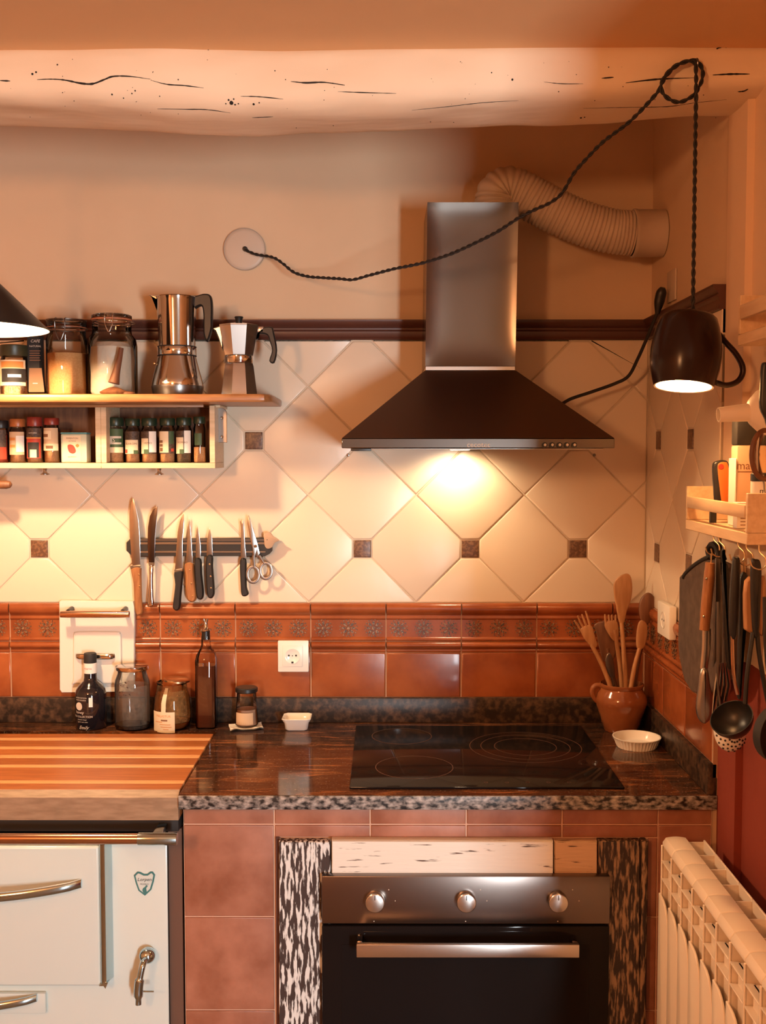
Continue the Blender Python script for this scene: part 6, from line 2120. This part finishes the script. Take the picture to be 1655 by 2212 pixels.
# black spatula and its bright slotted steel blade
y = -0.862
o = hang('steel_turner', 'black handled turner with bright jagged steel blade', 'turner', y)
MB().pillow(smooth2(px([(1562, 1182), (1560, 1215), (1562, 1300), (1565, 1380), (1570, 1440), (1580, 1440), (1580, 1380), (1576, 1250), (1571, 1218), (1562, 1213)], y), 3), y - 0.006, y + 0.006, 0.003).build('handle', 'black_plastic', o)
for q_ in range(4):
    u = 1543 + q_ * 9
    MB().tube([at(1556 + 4 * q_, 1432, y), at(u + 5, 1480, y), at(u - 2, 1545 - 10 * q_, y)], [0.004, 0.0042, 0.003], 8, sq=(1, 0.5)).build('tine', 'chrome', o)
# black ladle with steel neck
y = -0.955
o = hang('black_ladle', 'black ladle with its bowl tilted open towards the room', 'ladle', y)
MB().pillow(smooth2(px([(1582, 1212), (1588, 1204), (1597, 1206), (1598, 1240), (1592, 1370), (1577, 1370), (1576, 1300)], y), 3), y - 0.006, y + 0.006, 0.003).build('handle', 'black_plastic', o)
MB().tube(spline([at(1582, 1366, y), at(1583, 1420, y), at(1586, 1465, y), at(1594, 1500, y)], 5), 0.0032, 8).build('neck', 'copper_look', o)
cb2 = at(1580, 1550, y)
Ml = Matrix.Translation(cb2) @ Matrix.Rotation(math.radians(-34), 4, 'Y') @ Matrix.Rotation(math.radians(26), 4, 'X')
rl = 0.039
pr_ = [(0, -rl * 0.95), (rl * 0.4, -rl * 0.88), (rl * 0.75, -rl * 0.62), (rl * 0.95, -rl * 0.25), (rl, 0.0), (rl * 0.96, 0.0), (rl * 0.90, -rl * 0.25), (rl * 0.7, -rl * 0.56), (rl * 0.38, -rl * 0.8), (0, -rl * 0.87)]
MB().lathe(pr_, n=36).xf(Ml).build('bowl', 'black_plastic', o)
# black flat handle behind
y = -0.935
o = hang('black_spoon_handle', 'thick black plastic utensil handle behind the ladle', 'utensil', y)
MB().pillow(smooth2(px([(1598, 1245), (1616, 1244), (1617, 1300), (1615, 1343), (1607, 1350), (1604, 1420), (1602, 1500), (1592, 1500), (1593, 1400), (1596, 1345)], y), 3), y - 0.006, y + 0.006, 0.003).build('handle', 'black_plastic', o)
MB().tube([at(1604, 1246, y), at(1603, 1214, y)], 0.0011, 6).build('hanging_wire', 'brass', o)
MB().tube([at(1610, 1246, y), at(1609, 1214, y)], 0.0011, 6).build('hanging_wire', 'brass', o)
# wooden handled black skimmer arms
y = -0.985
o = hang('wooden_handle_whisk', 'brown wooden handle with dark wire arms at the right edge', 'whisk', y)
MB().pillow(smooth2(px([(1609, 1255), (1640, 1245), (1652, 1255), (1648, 1362), (1640, 1372), (1612, 1362), (1607, 1345)], y), 3), y - 0.008, y + 0.008, 0.003).build('wooden_grip', 'spoon_wood', o)
y2 = -0.998
MB().pillow(smooth2(px([(1622, 1215), (1632, 1208), (1641, 1212), (1644, 1240), (1642, 1300), (1638, 1370), (1627, 1370), (1622, 1300)], y2), 3), y2 - 0.006, y2 + 0.004, 0.003).build('black_sleeve', 'black_plastic', o)
MB().tube(spline([at(1627, 1366, y2), at(1622, 1400, y2), at(1614, 1460, y2), at(1610, 1520, y2)], 5), 0.0042, 8).build('arm', 'black_plastic', o)
MB().tube(spline([at(1636, 1366, y2), at(1640, 1410, y2), at(1650, 1470, y2), at(1662, 1530, y2)], 5), 0.0042, 8).build('arm', 'black_plastic', o)
# white enamel skimmer with holes
y = -0.875
o = hang('enamel_skimmer', 'white enamel skimmer with drilled holes below the black ladle', 'skimmer', y)
cs = at(1577, 1580, y)
ks = m_at(y)


def skim(rr_):
    def f(u, v):
        a = PI * u
        th_ = v * PI / 2
        return Vector((cs.x + 36 * ks * rr_ * math.cos(a) * math.sin(th_ * 0.999 + 0.001), y - 0.030 * rr_ * math.cos(th_), cs.z + 6 * ks - 50 * ks * rr_ * math.sin(a) * math.sin(th_)))
    return f


MB().grid(skim(1.0), 28, 12).grid(skim(0.93), 28, 12).build('bowl', 'porcelain', o, smooth=60)
ho = MB()
for i_ in range(7):
    for j_ in range(4):
        a = PI * (0.14 + 0.12 * i_ + (0.06 if j_ % 2 else 0))
        th_ = (0.28 + 0.16 * j_) * PI / 2
        pt = skim(1.004)(a / PI, th_ / (PI / 2))
        ho.sphere(pt, 0.0022, 8)
hh = ho.build('drilled_holes', 'ink_black', o)
hh['kind'] = 'stuff'
MB().tube(spline([at(1566, 1575, y + 0.004), at(1553, 1500, y + 0.012), at(1551, 1440, y + 0.012), at(1551, 1300, y + 0.012)], 5), 0.003, 8).build('stem', 'steel_dark', o)
# black pan at the right edge
y = -1.03
o = hang('small_black_pan', 'small black pan hanging at the right edge above the radiator', 'pan', y)
cpn = at(1672, 1580, y)
Mp = Matrix.Translation(cpn) @ Matrix.Rotation(math.radians(20), 4, 'Z') @ Matrix.Rotation(PI / 2, 4, 'X')
rp = 68 * m_at(y)
MB().lathe([(0, 0), (rp * 0.80, 0.0), (rp * 0.92, 0.006), (rp, 0.030), (rp * 0.97, 0.030), (rp * 0.88, 0.008), (0, 0.004)], n=40).xf(Mp).build('pan', 'black_matte', o)
MB().tube(spline([at(1668, 1525, y), at(1662, 1450, y), at(1656, 1370, y), at(1655, 1290, y)], 5), [0.006] * 16, 8).build('handle', 'black_plastic', o)
